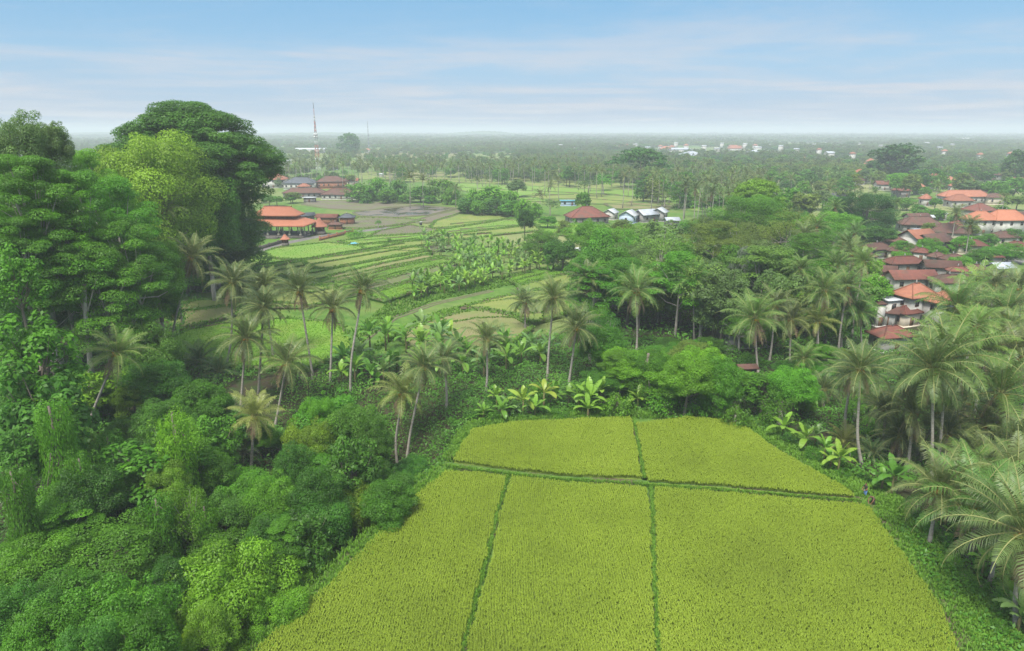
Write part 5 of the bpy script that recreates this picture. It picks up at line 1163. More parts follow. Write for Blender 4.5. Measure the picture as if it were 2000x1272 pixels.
# ------------------------------------------------------------------ buildings
import bmesh
def bm_mesh(name, verts, faces, mats, midx=None, smooth=False):
    me = bpy.data.meshes.new(name); me.from_pydata([tuple(v) for v in verts], [], faces)
    for m in (mats if isinstance(mats, (list, tuple)) else [mats]): me.materials.append(m)
    if midx:
        for p, m in zip(me.polygons, midx): p.material_index = m
    b = bmesh.new(); b.from_mesh(me); bmesh.ops.recalc_face_normals(b, faces=b.faces); b.to_mesh(me); b.free()
    return me
def hip_roof(name, a, b, h, ridge, z, mat, t=.18, up=.0, curve=0.0):
    """a x b eaves, ridge length along x; solid slab with eave thickness; curve dips the slopes"""
    G = Geo(); rx = ridge / 2; n = 6
    def prof(f): return f if not curve else f - curve * math.sin(f * math.pi) * .5
    levels = []
    for q in range(n + 1):
        f = q / n; ax = a / 2 + (rx - a / 2) * f; by = b / 2 * (1 - f) + .02 * f; zz = z + h * prof(f)
        levels.append([(-ax, -by, zz), (ax, -by, zz), (ax, by, zz), (-ax, by, zz)])
    V = [p for l in levels for p in l]; F = []
    for q in range(n):
        for r in range(4): F.append([q * 4 + r, q * 4 + (r + 1) % 4, q * 4 + 4 + (r + 1) % 4, q * 4 + 4 + r])
    F.append([n * 4, n * 4 + 1, n * 4 + 2, n * 4 + 3])
    k = len(V); V += [(-a / 2, -b / 2, z - t), (a / 2, -b / 2, z - t), (a / 2, b / 2, z - t), (-a / 2, b / 2, z - t)]
    for r in range(4): F.append([k + r, k + (r + 1) % 4, (r + 1) % 4, r])
    F.append([k + 3, k + 2, k + 1, k])
    G.add(V, F); return G.mesh(name, mat)
def gable_roof(name, a, b, h, z, mat, t=.16):
    G = Geo()
    for s in (-1, 1):
        V = [(-a / 2, s * b / 2, z), (a / 2, s * b / 2, z), (a / 2, 0, z + h), (-a / 2, 0, z + h)]; W_ = [(x, y, zz - t) for x, y, zz in V]
        G.add(V + W_, [[0, 1, 2, 3], [7, 6, 5, 4], [0, 4, 5, 1], [1, 5, 6, 2], [3, 7, 4, 0]])
    return G.mesh(name, mat)
def gable_wall(a, b, h, z, s):
    G = Geo()
    if True:
        x = s * (a / 2); V = [(x, -b / 2, z), (x, b / 2, z), (x, 0, z + h), (x - s * .15, -b / 2, z), (x - s * .15, b / 2, z), (x - s * .15, 0, z + h)]
        G.add(V, [[0, 1, 2, 2], [5, 4, 3, 3]])
    return G
def window(root, x, y, z, wd, ht, face):   # face: 0 front(-y) 1 right(+x) 2 back 3 left
    G = Geo(); o = [(0, -1), (1, 0), (0, 1), (-1, 0)][face]; fr = .07
    ax = np.array([1, 0, 0]) if face in (0, 2) else np.array([0, 1, 0]); c = np.array([x + o[0] * .03, y + o[1] * .03, z])
    def b(off, zz, w_, h_, dep=.10):
        d = (w_, dep, h_) if face in (0, 2) else (dep, w_, h_); G.box(c + ax * off + [0, 0, zz], d)
    b(-wd / 2, 0, fr, ht + fr); b(wd / 2, 0, fr, ht + fr); b(0, ht / 2, wd - fr, fr); b(0, -ht / 2, wd - fr, fr * 1.5); b(0, 0, fr * .7, ht - fr)
    f = link('window', G.mesh('window', M['wood']), root)
    G = Geo(); G.box(c, (wd - fr, .04, ht - fr) if face in (0, 2) else (.04, wd - fr, ht - fr)); link('pane', G.mesh('pane', M['glass']), f)
def door(root, x, y, wd=1.0, ht=2.1, face=0):
    G = Geo(); o = [(0, -1), (1, 0), (0, 1), (-1, 0)][face]; G.box((x + o[0] * .03, y + o[1] * .03, ht / 2), (wd, .1, ht) if face in (0, 2) else (.1, wd, ht)); link('door', G.mesh('door', M['wood']), root)
def house(cx, cy, wpx, hw=3.0, depth=.7, rot=0, roof='hip', rm='tile_brown', wm='wall_white', pitch=.55, label=None, group=None, desc=None, win=True, Y=None, ridge=None, over=.7, name='house', cat='house', curve=0.0):
    p = at(cx, cy, hw) if Y is None else atY(cx, cy, Y)
    a = wpx / ppm(p[1], hw); b = max(2.2, a * depth)
    root = empty(name, (p[0], p[1], 0), R(rot)); A, Bd = a - 2 * over * min(1, a / 8), b - 2 * over * min(1, a / 8)
    A, Bd = max(A, a * .6), max(Bd, b * .6)
    G = Geo(); G.box((0, 0, hw / 2 - .1), (A, Bd, hw + .2)); G.box((0, 0, -.05), (A + .5, Bd + .5, .5))
    link('wall', G.mesh('wall', M[wm]), root)
    h = b / 2 * pitch
    if roof == 'hip': link('roof', hip_roof('roof', a, b, h, max(.3, a - b) if ridge is None else a * ridge, hw, M[rm], curve=curve), root)
    elif roof == 'gable':
        link('roof', gable_roof('roof', a, b, h, hw, M[rm]), root)
        for s_ in (-1, 1): link('gable', gable_wall(A, Bd, h * Bd / b, hw - .12, s_).mesh('gable', M[wm]), root)
    elif roof == 'flat':
        G = Geo(); G.box((0, 0, hw + .12), (a, b, .2)); link('roof', G.mesh('roof', M[rm]), root)
    if p[1] < 700 and roof != 'flat' and roof == 'hip' and a > 5:
        G = Geo(); rl = (max(.3, a - b) if ridge is None else a * ridge) / 2
        G.tube([(-rl, 0, hw + h + .02), (rl, 0, hw + h + .02)], .14, 6)
        for sx in (-1, 1):
            for sy in (-1, 1): G.tube([(sx * rl, 0, hw + h + .02), (sx * a / 2, sy * b / 2, hw + .06)], .11, 5)
        link('ridge_cap', G.mesh('ridge_cap', M[rm]), root)
        if p[1] < 330: 
            G = Geo(); G.tube([(0, 0, hw + h), (0, 0, hw + h + .5), (0, 0, hw + h + .9)], [.2, .16, .03], 6); link('finial', G.mesh('finial', M['wall_grey']), root)
    if win and p[1] < 620:
        st = 2 if hw > 5 else 1
        for s in range(st):
            z = hw / st * s + hw / st * .55; n = max(1, int(A / 3.2))
            for k in range(n):
                x = -A / 2 + A * (k + .5) / n
                if s == 0 and k == n // 2: door(root, x, -Bd / 2); continue
                window(root, x, -Bd / 2, z, 1.0, 1.2, 0)
            for fc, sx in ((1, 1), (3, -1)): window(root, sx * A / 2, 0, z, 1.0, 1.2, fc)
    tag(root, label, cat, group)
    if not label: REG.append((root, group, desc, cx, cy))
    return root
# the open pavilion with its two-tiered orange roof
def pavilion():
    c = at(552, 437, 5.0); c[2] = 0; root = empty('open_pavilion', (c[0] - 2, c[1] + 2, 0), R(-6)); a, b = 27, 17
    link('lower_roof', hip_roof('lower_roof', a, b, 3.4, a - b + 4.0, 5.0, M['tile_fresh'], .35, curve=.12), root)
    G = Geo(); G.box((0, 0, 7.85), (14.6, 5.6, 1.3)); link('clerestory', G.mesh('clerestory', M['wood']), root)
    link('upper_roof', hip_roof('upper_roof', 18.5, 9, 3.0, 11, 8.4, M['tile_fresh'], .3, curve=.1), root)
    G = Geo(); G.tube([(-5.5, 0, 11.45), (5.5, 0, 11.45)], .2, 6)
    for s in (-1, 1): G.tube([(s * 5.5, 0, 11.45), (s * 5.9, 0, 12.1), (s * 5.5, 0, 12.6)], [.22, .16, .03], 6)
    link('ridge_cap', G.mesh('ridge', M['tile_orange']), root)
    G = Geo(); G.box((0, 0, .35), (24, 14, .9)); G.box((0, 0, .9), (22.6, 12.6, .3)); link('plinth', G.mesh('plinth', M['stone']), root)
    for i_ in range(6):
        for j_ in range(4):
            if 0 < i_ < 5 and 0 < j_ < 3 and (i_ + j_) % 2: continue
            x, y = -11 + 22 * i_ / 5, -6 + 12 * j_ / 3; G = Geo(); G.box((x, y, 1.35), (.7, .7, .8)); G.box((x, y, 3.1), (.34, .34, 3.9)); link('post', G.mesh('post', M['wall_cream']), root)
    G = Geo(); G.box((0, 0, 4.75), (23, 12.6, .22)); link('ceiling_beam', G.mesh('ceiling_beam', M['wood']), root)
    G = Geo(); G.box((0, -8.0, .18), (5, 2, .4)); G.box((0, -7.4, .4), (5, 1, .5)); link('step', G.mesh('step', M['stone']), root)
    tag(root, 'large open pavilion with a bright orange two-tiered roof beside the paddies', 'pavilion')
pavilion()
def shrine(cx, cy, wpx, hw, label, rm='tile_orange', Y=None):
    p = at(cx, cy, hw) if Y is None else atY(cx, cy, Y); a = wpx / ppm(p[1], hw); root = empty('shrine', (p[0], p[1], 0), R(10))
    link('roof', hip_roof('roof', a, a * .85, a * .55, a * .12, hw, M[rm], .16, curve=.25), root)
    G = Geo(); G.tube([(0, 0, hw + a * .5), (0, 0, hw + a * .5 + .7)], [.2, .03], 6); link('finial', G.mesh('finial', M['stone']), root)
    G = Geo(); G.box((0, 0, .6), (a * .75, a * .65, 1.3), top=.85); link('base', G.mesh('base', M['stone']), root)
    for sx in (-1, 1):
        for sy in (-1, 1): G = Geo(); G.box((sx * a * .28, sy * a * .22, (1.2 + hw) / 2), (.22, .22, hw - 1.0)); link('post', G.mesh('post', M['wood']), root)
    G = Geo(); G.box((0, a * .16, (1.2 + hw) / 2), (a * .5, .15, hw - 1.3)); link('wall', G.mesh('wall', M['wall_brick']), root)
    tag(root, label, 'shrine')
shrine(555, 449, 18, 2.6, 'tiny orange-roofed shrine in front of the open pavilion', Y=245)
shrine(624, 442, 30, 3.2, 'steep orange-roofed shrine at the right end of the open pavilion')
house(598, 421, 34, 3, .6, 30, 'gable', 'tile_dark', 'wall_grey', label='dark gabled temple building just behind the open pavilion')
house(640, 424, 46, 3, .5, -10, 'gable', 'tile_red', 'wall_brick', label='long dark red roofed temple hall right of the open pavilion', curve=.2)
house(678, 424, 32, 3.2, .7, 5, 'hip', 'tile_dark', 'wall_brick', label='dark-roofed red brick temple gatehouse at the temple end', curve=.2)
house(655, 438, 30, 2.2, .5, 0, 'hip', 'tile_brown', 'wall_brick', label='low brown-roofed brick outbuilding before the long temple hall')
# compound wall of the temple, seen as a dark line along the lane
def wall_run(p0, p1, h, mat, label, name='compound_wall', cat='wall'):
    a, b = at(*p0)[:2], at(*p1)[:2]; L = np.linalg.norm(b - a); root = empty(name, (a[0], a[1], 0), math.atan2(b[1] - a[1], b[0] - a[0]))
    G = Geo(); G.box((L / 2, 0, h / 2), (L, .3, h)); link('wall', G.mesh('wall_run', M[mat]), root)
    G = Geo(); G.box((L / 2, 0, h + .06), (L + .1, .45, .12)); link('coping', G.mesh('coping', M['stone']), root)
    n = max(2, int(L / 5))
    for k in range(n + 1): G = Geo(); G.box((L * k / n, 0, h / 2 + .15), (.5, .5, h + .3)); G.box((L * k / n, 0, h + .4), (.6, .6, .2), top=.4); link('pier', G.mesh('pier', M[mat]), root)
    tag(root, label, cat)
wall_run((470, 500), (560, 474), 1.3, 'stone', 'low dark stone wall running along the lane by the pavilion')
wall_run((625, 470), (690, 455), 1.2, 'wall_brick', 'low brick wall at the right of the temple')
wall_run((600, 384), (675, 386), 1.8, 'wall_white', 'white compound wall before the brown-roofed hamlet houses')
HL = 'houses of the left hamlet'
house(537, 350, 48, 6, .8, 5, 'hip', 'tile_orange', 'wall_white', label='two-storey white house with an orange hipped roof by the big tree')
house(588, 357, 62, 4.5, .6, 0, 'hip', 'tile_dark', 'wall_white', label='white house with a dark grey roof left of the tower foot')
house(594, 364, 24, 3.2, .8, 0, 'hip', 'tile_orange', 'wall_white', label='small orange-roofed house below the dark grey roofed one')
house(648, 354, 58, 5, .6, 8, 'hip', 'tile_brown', 'wall_brick', label='large brown-roofed brick house right of the tower foot')
house(688, 353, 26, 3.5, .7, 0, 'gable', 'tile_orange', 'wall_cream', label='small orange-roofed house at the right end of the hamlet')
house(595, 376, 80, 3, .4, 3, 'hip', 'tile_brown', 'wall_grey', label='long low brown-roofed house in front of the hamlet')
house(665, 379, 70, 3, .5, -3, 'hip', 'tile_brown', 'wall_white', label='low brown-roofed house with a white wall beside the bamboo')
house(605, 386, 26, 2.8, .6, 0, 'flat', 'metal_white', 'wall_grey', label='small flat white-roofed garage beside the parked cars')
house(650, 326, 20, 3, .8, 0, 'gable', 'tile_orange', 'wall_blue', label='small orange-roofed house just right of the tower base')
# farm compound in the middle
house(1146, 422, 80, 3.2, .62, 14, 'hip', 'tile_red', 'wall_grey', .75, label='farmhouse with a large red-brown hipped roof beyond the terraces', ridge=.25)
house(1193, 415, 29, 3.2, .9, 60, 'gable', 'metal_white', 'wall_white', label='white-gabled shed right beside the red-brown farmhouse roof')
house(1228, 420, 38, 3.4, .9, 62, 'gable', 'metal_white', 'wall_blue', label='pale blue shed with a white gabled roof, middle of the three sheds')
house(1262, 418, 42, 3.4, .8, 30, 'gable', 'metal_grey', 'wall_grey', label='grey sheet-roofed shed between the two white gabled sheds')
house(1288, 414, 34, 4.0, .9, 62, 'gable', 'metal_white', 'wall_grey', label='tall white-gabled shed at the right end of the sheds')
house(1312, 430, 30, 3, .7, 10, 'gable', 'metal_grey', 'wall_grey', label='grey roofed shed half hidden by trees right of the sheds')
house(1110, 392, 34, 2.8, .5, 0, 'flat', 'tarp', 'wall_blue', label='low hut with a bright turquoise sheet roof')
house(1127, 489, 24, 2.2, .8, 20, 'gable', 'metal_white', 'wall_grey', label='tiny pale grey roofed hut at the foot of the wood')
house(1452, 642, 96, 3.2, .7, 12, 'hip', 'tile_brown', 'wall_grey', .6, label='brown-roofed house hidden among the palms behind the rice field')
house(1458, 716, 40, 2.2, .7, 5, 'gable', 'tile_brown', 'stone', .4, label='low dark open shed under the trees below the hidden brown roof')
house(962, 343, 0 + 16, 2.6, .8, 10, 'gable', 'metal_grey', 'wall_grey', label='small grey hut on the far paddies left of the palm grove')
house(745, 341, 10, 2.2, .8, 0, 'gable', 'metal_white', 'wall_white', label='tiny white hut at the edge of the pale paddies')
# the village on the right
VB = 'old brown-roofed village houses'
for a in [(1740, 652, 96, 3, .7, 12), (1716, 606, 90, 3, .5, -28), (1770, 608, 60, 3, .8, 20), (1778, 541, 118, 3, .5, 4), (1852, 549, 88, 3, .6, -4), (1765, 512, 96, 3, .5, 6), (1838, 520, 84, 3, .6, -14), (1711, 485, 74, 3, .6, 8), (1765, 488, 84, 3, .6, -14), (1822, 470, 84, 3.4, .7, 24),
          (1795, 437, 96, 3.2, .6, -8), (1850, 452, 90, 3, .7, -20), (1912, 410, 66, 5, .8, 20), (1895, 478, 70, 3, .6, -10), (1960, 462, 70, 3, .6, 8), (1895, 545, 70, 3, .6, 10), (1925, 552, 56, 3, .8, 14), (1875, 440, 60, 3, .7, 10), (1740, 470, 60, 3, .7, 6), (1930, 500, 60, 3, .6, -8), (1860, 505, 60, 3, .6, 15),
          (1705, 347, 50, 3.5, .6, 5), (1745, 349, 46, 3.5, .6, -10), (1785, 350, 60, 3.5, .6, 8), (1838, 359, 70, 3.5, .5, 0), (1885, 368, 60, 3.5, .6, 6), (1920, 378, 50, 3.5, .6, 0), (1960, 342, 36, 6, .8, 10), (1985, 352, 30, 4, .8, 0), (1815, 342, 40, 3.5, .7, 12), (1675, 352, 30, 3.5, .8, 4), (1830, 330, 26, 4, .8, 0), (1970, 366, 40, 3.5, .7, -6), (1790, 425, 60, 3, .6, 10), (1725, 528, 60, 3, .7, -20), (1905, 525, 50, 3, .7, 12), (1870, 528, 50, 3, .6, -8), (1828, 500, 44, 3, .7, 30), (1695, 500, 40, 3, .7, 5), (1800, 492, 40, 3, .8, -30), (1690, 565, 60, 3, .6, 10), (1970, 440, 50, 3.4, .7, 14), (1985, 480, 50, 3, .7, -10), (1760, 372, 40, 4, .7, 5), (1725, 360, 40, 4, .7, -5), (1905, 362, 36, 4.5, .7, 8), (1940, 385, 44, 4, .7, 0), (1720, 335, 34, 5, .7, 4), (1755, 333, 30, 5, .7, -4), (1890, 345, 30, 5, .7, 4), (1925, 350, 30, 5, .8, 10), (1985, 420, 40, 4, .7, 4)]:
    house(a[0], a[1], a[2] * .8, *a[3:], random.choice(('hip', 'hip', 'gable')), random.choice(('tile_brown', 'tile_brown', 'tile_red')), random.choice(('wall_white', 'wall_cream', 'wall_grey')), .6, group=VB, desc=('long ' if a[2] > 85 else 'small ' if a[2] < 50 else '') + 'brown-roofed village house')
VO = 'orange-roofed village houses'
for a in [(1786, 575, 72, 6.2, .75, 20, 'hip', .8), (1842, 586, 72, 5.6, .7, 28, 'hip', .7), (1792, 462, 60, 4.5, .8, 20, 'gable', .6), (1678, 340, 28, 7, .8, 0, 'hip', .8), (1882, 383, 92, 4.2, .35, 0, 'hip', .7), (1872, 391, 46, 3.6, .7, 0, 'hip', .7), (1808, 388, 22, 4, .9, 0, 'hip', .9), (1796, 365, 18, 5, .9, 0, 'hip', .9),
          (1822, 350, 42, 5, .7, 5, 'hip', .7), (1850, 352, 30, 5, .7, -5, 'hip', .7), (1885, 358, 50, 4, .5, 0, 'hip', .6), (1862, 363, 16, 5, .9, 0, 'hip', .9), (1700, 316, 18, 8, .9, 0, 'hip', .8), (1775, 348, 26, 5, .7, 0, 'hip', .6), (1858, 336, 20, 4, .8, 0, 'hip', .8), (1571, 312, 10, 6, .9, 0, 'hip', 1.2)]:
    house(*a[:7], 'tile_orange', 'wall_white', a[7], group=VO, desc=('two-storey ' if a[3] > 5.5 else '') + ('long ' if a[2] > 70 else 'small ' if a[2] < 25 else '') + 'orange-roofed village house')
house(1913, 428, 58, 6, .7, 2, 'hip', 'tile_fresh', 'wall_white', .75, label='two-storey white house with an orange roof, left of the matching pair')
house(1962, 428, 68, 6, .7, 2, 'hip', 'tile_fresh', 'wall_white', .75, label='two-storey white house with an orange roof, right of the matching pair', ridge=.5)
house(1738, 585, 34, 5.5, .9, 14, 'flat', 'metal_white', 'wall_white', label='white flat-topped tower block beside the fresh orange roofs')
house(1719, 592, 18, 5.0, 1, 10, 'hip', 'tile_brown', 'wall_white', label='small square white turret with a brown cap by the orange roofs')
house(1635, 384, 46, 5, .7, 5, 'hip', 'tile_dark', 'wall_white', .5, label='white house with a dark roof standing in the wood')
house(1953, 521, 44, 3.4, .8, 12, 'gable', 'metal_grey', 'wall_grey', .5, label='grey metal-roofed shed beside the village street')
house(1813, 424, 20, 3, .8, 0, 'gable', 'metal_white', 'wall_white', .5, label='small white-roofed shed above the brown village roofs')
house(1842, 417, 14, 3, .8, 0, 'flat', 'metal_white', 'wall_white', .5, label='tiny white flat roof beside the village palms')
house(1805, 449, 40, 3, .6, 0, 'flat', 'metal_grey', 'wall_white', .5, label='flat grey awning between the brown village roofs')
# far white and orange buildings on the plain
FB = 'white buildings far out on the plain'
for a in [(1350, 303, 50, 9, .8, 'metal_grey'), (1330, 292, 44, 10, .4, 'metal_grey'), (1487, 297, 52, 9, .5, 'metal_grey'), (1520, 307, 34, 7, .4, 'metal_white'), (1462, 300, 30, 6, .5, 'metal_white'), (1622, 299, 20, 8, .9, 'metal_grey'), (1198, 285, 14, 12, .6, 'metal_white'), (1130, 291, 20, 7, .6, 'metal_white'), (1142, 292, 14, 7, .6, 'metal_white'), (1040, 285, 12, 8, .6, 'metal_white'), (1068, 290, 10, 8, .6, 'metal_white'),
          (1180, 278, 12, 9, .6, 'metal_white'), (1480, 288, 14, 9, .6, 'metal_white'), (1500, 283, 12, 9, .6, 'metal_white'), (1885, 271, 16, 14, .5, 'metal_white'), (1095, 283, 8, 13, .6, 'metal_white'), (1240, 282, 10, 13, .6, 'metal_white'), (1265, 288, 12, 13, .6, 'metal_grey'), (1375, 285, 10, 13, .6, 'metal_white'), (1400, 290, 12, 13, .6, 'metal_white'), (1410, 280, 8, 13, .6, 'metal_white'), (1455, 281, 9, 13, .6, 'metal_white'), (1525, 285, 10, 13, .6, 'metal_white'), (1555, 291, 12, 13, .6, 'metal_grey'), (1590, 282, 8, 13, .6, 'metal_white'), (1650, 287, 10, 13, .6, 'metal_white'), (1680, 280, 8, 13, .6, 'metal_white'), (1720, 284, 8, 13, .6, 'metal_white'), (1810, 279, 10, 13, .6, 'metal_white'), (1835, 288, 12, 13, .6, 'metal_grey'), (1860, 282, 8, 13, .6, 'metal_white'), (1905, 279, 12, 13, .6, 'metal_white'), (1320, 279, 8, 13, .6, 'metal_white'), (1955, 283, 24, 8, .5, 'metal_white'), (1985, 282, 18, 8, .5, 'metal_white'), (1780, 290, 10, 8, .5, 'metal_white'), (608, 292, 60, 7, .25, 'metal_white'), (525, 306, 30, 4, .5, 'metal_white'), (560, 314, 20, 4, .5, 'metal_white'), (1930, 286, 14, 7, .5, 'metal_white')]:
    house(a[0], a[1], a[2], a[3], a[4], 5, 'hip' if a[2] > 40 and a[0] > 700 else 'gable', a[5], 'wall_white', .35, group=FB, desc='far white ' + ('hall with a broad roof' if a[2] > 40 else 'building'), win=False, name='far_building', cat='building')
FO = 'orange roofs far out on the plain'
for a in [(1212, 289, 18, 8), (1300, 291, 22, 9), (1312, 287, 12, 9), (1435, 290, 26, 7), (1428, 286, 12, 8), (718, 293, 12, 6), (528, 299, 14, 4), (1150, 288, 12, 7), (1290, 286, 10, 8), (1690, 322, 14, 6), (1445, 287, 10, 8), (1225, 284, 10, 12), (1340, 284, 10, 12), (1475, 284, 10, 12), (1600, 292, 10, 12), (1665, 300, 12, 12), (1845, 295, 12, 12), (1915, 302, 14, 11), (1975, 300, 14, 11)]:
    house(*a[:4], .7, 5, 'hip', 'tile_orange', 'wall_white', .7, group=FO, desc='far house with an orange roof', win=False, name='far_house', cat='house')

# ------------------------------------------------------------------ towers
def tower(px, pb, ptop, label):
    b = at(px, pb); Y = b[1]; ztop = atY(px, ptop, Y)[2]; root = empty('radio_tower', b)
    H_ = ztop - 14; w0, w1 = 4.6, .9; n = 14
    wz = lambda z: (w0 + (w1 - w0) * min(1, (z / H_) * 1.15)) / 2 if z < H_ * .87 else w1 / 2
    zs_ = [H_ * (1 - (1 - k / n) ** 1.15) for k in range(n + 1)]
    for k in range(n):
        G = Geo(); z0, z1 = zs_[k], zs_[k + 1]; a, c = wz(z0), wz(z1); q = [(-1, -1), (1, -1), (1, 1), (-1, 1)]
        for r in range(4):
            A, B_ = q[r], q[(r + 1) % 4]
            G.tube([(A[0] * a, A[1] * a, z0), (A[0] * c, A[1] * c, z1)], .13, 4)
            G.tube([(A[0] * a, A[1] * a, z0), (B_[0] * c, B_[1] * c, z1)], .07, 4); G.tube([(B_[0] * a, B_[1] * a, z0), (A[0] * c, A[1] * c, z1)], .07, 4)
            G.tube([(A[0] * c, A[1] * c, z1), (B_[0] * c, B_[1] * c, z1)], .08, 4)
        link('lattice_section', G.mesh('section', M['tower_white' if k in (0, 1, 2, 6, 7, 8, 12, 13) else 'tower_red']), root)
    for zf, cnt in ((.62, 5), (.66, 4), (.22, 3)):
        for k in range(cnt):
            a = k * 6.283 / cnt + zf; G = Geo(); r = wz(H_ * zf) + .6; G.box((math.cos(a) * r, math.sin(a) * r, H_ * zf), (.9, .9, 2.2 if zf > .3 else 1.4)); G.box((math.cos(a) * r * .7, math.sin(a) * r * .7, H_ * zf), (.9, .2, .2), rz=a); link('antenna', G.mesh('antenna', M['tower_white']), root)
    G = Geo(); G.tube([(0, 0, H_ - 1), (0, 0, H_ + 7)], .22, 6); link('lower_mast', G.mesh('mast', M['tower_red']), root)
    G = Geo(); G.tube([(0, 0, H_ + 6.5), (0, 0, H_ + 11), (0, 0, H_ + 14)], [.3, .3, .06], 6); link('upper_mast', G.mesh('mast', M['steel']), root)
    tag(root, label, 'radio tower')
tower(622, 335, 197, 'tall red and white lattice radio tower behind the left hamlet')
def mast(px, pb, ptop, label):
    b = at(px, pb); ztop = atY(px, ptop, b[1])[2]; root = empty('lattice_mast', b)
    for k in range(8):
        G = Geo(); z0, z1 = ztop * k / 8, ztop * (k + 1) / 8; r = 1.5 * (1 - k / 9)
        for a in range(3):
            u, v = a * 2.094, (a + 1) * 2.094; G.tube([(math.cos(u) * r, math.sin(u) * r, z0), (math.cos(u) * r * .9, math.sin(u) * r * .9, z1)], .2, 4); G.tube([(math.cos(u) * r, math.sin(u) * r, z0), (math.cos(v) * r * .9, math.sin(v) * r * .9, z1)], .12, 4)
        link('mast_section', G.mesh('section', M['steel']), root)
    tag(root, label, 'mast')
mast(721, 298, 236, 'thin grey mast beyond the red and white tower')

# ------------------------------------------------------------------ vehicles
def car(px, py, rot, mat, label, group=None, van=False):
    p = at(px, py); root = empty('parked_truck' if van else 'parked_car', (p[0], p[1], .12), R(rot))
    prof = [(-2.2, .35), (-2.2, .85), (-1.9, 1.0), (-1.35, 1.05), (-.8, 1.5), (.9, 1.52), (1.6, 1.05), (2.15, .9), (2.2, .35)] if not van else [(-2.6, .5), (-2.6, 2.3), (.7, 2.3), (.75, 2.0), (1.5, 1.95), (2.2, 1.2), (2.4, 1.1), (2.4, .5)]
    V = [(x, s * (.86 if z > 1.2 else .92), z) for s in (-1, 1) for x, z in prof]; n = len(prof)
    F = [[k, (k + 1) % n, n + (k + 1) % n, n + k] for k in range(n)] + [list(range(n))[::-1], list(range(n, 2 * n))]
    link('body', bm_mesh('body', V, F, mat), root)
    for s in (-1, 1):
        G = Geo(); G.box((0 if not van else 1.3, s * .895, 1.27 if not van else 1.6), (1.7 if not van else .8, .03, .34 if not van else .45)); link('side_window', G.mesh('side_window', M['glass']), root)
        for x in (-1.4, 1.4): 
            G = Geo(); G.tube([(x, s * .72, .32), (x, s * .95, .32)], .33, 14); wl = link('wheel', G.mesh('wheel', M['rubber']), root)
            G = Geo(); G.tube([(x, s * .94, .32), (x, s * .97, .32)], .18, 10); link('rim', G.mesh('rim', M['steel']), wl)
        G = Geo(); G.box((2.19 if not van else 2.4, s * .65, .75), (.06, .3, .16)); link('headlight', G.mesh('headlight', M['paint_white']), root)
    tag(root, label, 'car' if not van else 'truck', group)
CG = 'vehicles parked at the left hamlet'
car(517, 390, 95, M['paint_blue'], 'blue truck parked left of the other vehicles at the hamlet', CG, True)
car(533, 389, 10, M['paint_white'], 'white car parked beside the blue truck', CG)
car(561, 388, 0, M['paint_black'], 'black car parked before the brown-roofed house', CG)
car(572, 386, 20, M['paint_grey'], 'dark grey car parked near the flat white garage', CG)
car(1914, 523, 15, M['paint_white'], 'white car standing at the village street by the grey shed')
car(1972, 507, 60, M['paint_grey'], 'grey car on the village street near the right edge')
# small thing on the terrace: a hand tractor under a pale cover
p = at(822, 442); root = empty('hand_tractor', (p[0], p[1], .4), R(20))
G = Geo(); G.box((0, 0, .9), (1.1, .5, .5)); G.box((.5, 0, 1.2), (.3, .4, .35)); link('engine', G.mesh('engine', M['paint_black']), root)
for s in (-1, 1): G = Geo(); G.tube([(0, s * .45, .5), (0, s * .6, .5)], .5, 14); link('wheel', G.mesh('wheel', M['rubber']), root)
for s in (-1, 1): G = Geo(); G.tube([(-.4, s * .2, 1), (-1.3, s * .3, 1.2), (-2, s * .35, 1.1)], .035, 6); link('handle_bar', G.mesh('handle_bar', M['steel']), root)
G = Geo(); G.box((0.1, 0, 1.5), (1.3, 1.0, .1), top=.7); link('cover', G.mesh('cover', M['metal_white']), root)
tag(root, 'small dark hand tractor with a pale cover on the terrace edge', 'hand tractor')
# blue sheet on the terrace
p = at(692, 478, .5); G = Geo(); n = 14; xs = np.linspace(-1, 1, n); X, Y_ = np.meshgrid(xs, xs, indexing='ij'); Z = .9 * np.clip(1 - X ** 2 * 1.1 - Y_ ** 2 * 1.1, 0, 1) ** .7 + .06 * np.sin(9 * X + 4 * Y_)
V = np.stack([X.ravel() * 1.9, Y_.ravel() * 1.2, Z.ravel() * .8], 1); i = np.arange(n - 1)[:, None] * n; j = np.arange(n - 1)[None]
G.add(V, np.stack([i + j, i + n + j, i + n + j + 1, i + j + 1], -1).reshape(-1, 4)); tag(link('blue_sheet', G.mesh('blue_sheet', M['tarp'], True), loc=(p[0], p[1], .62)), 'crumpled blue plastic sheet lying on the green terrace', 'plastic sheet')

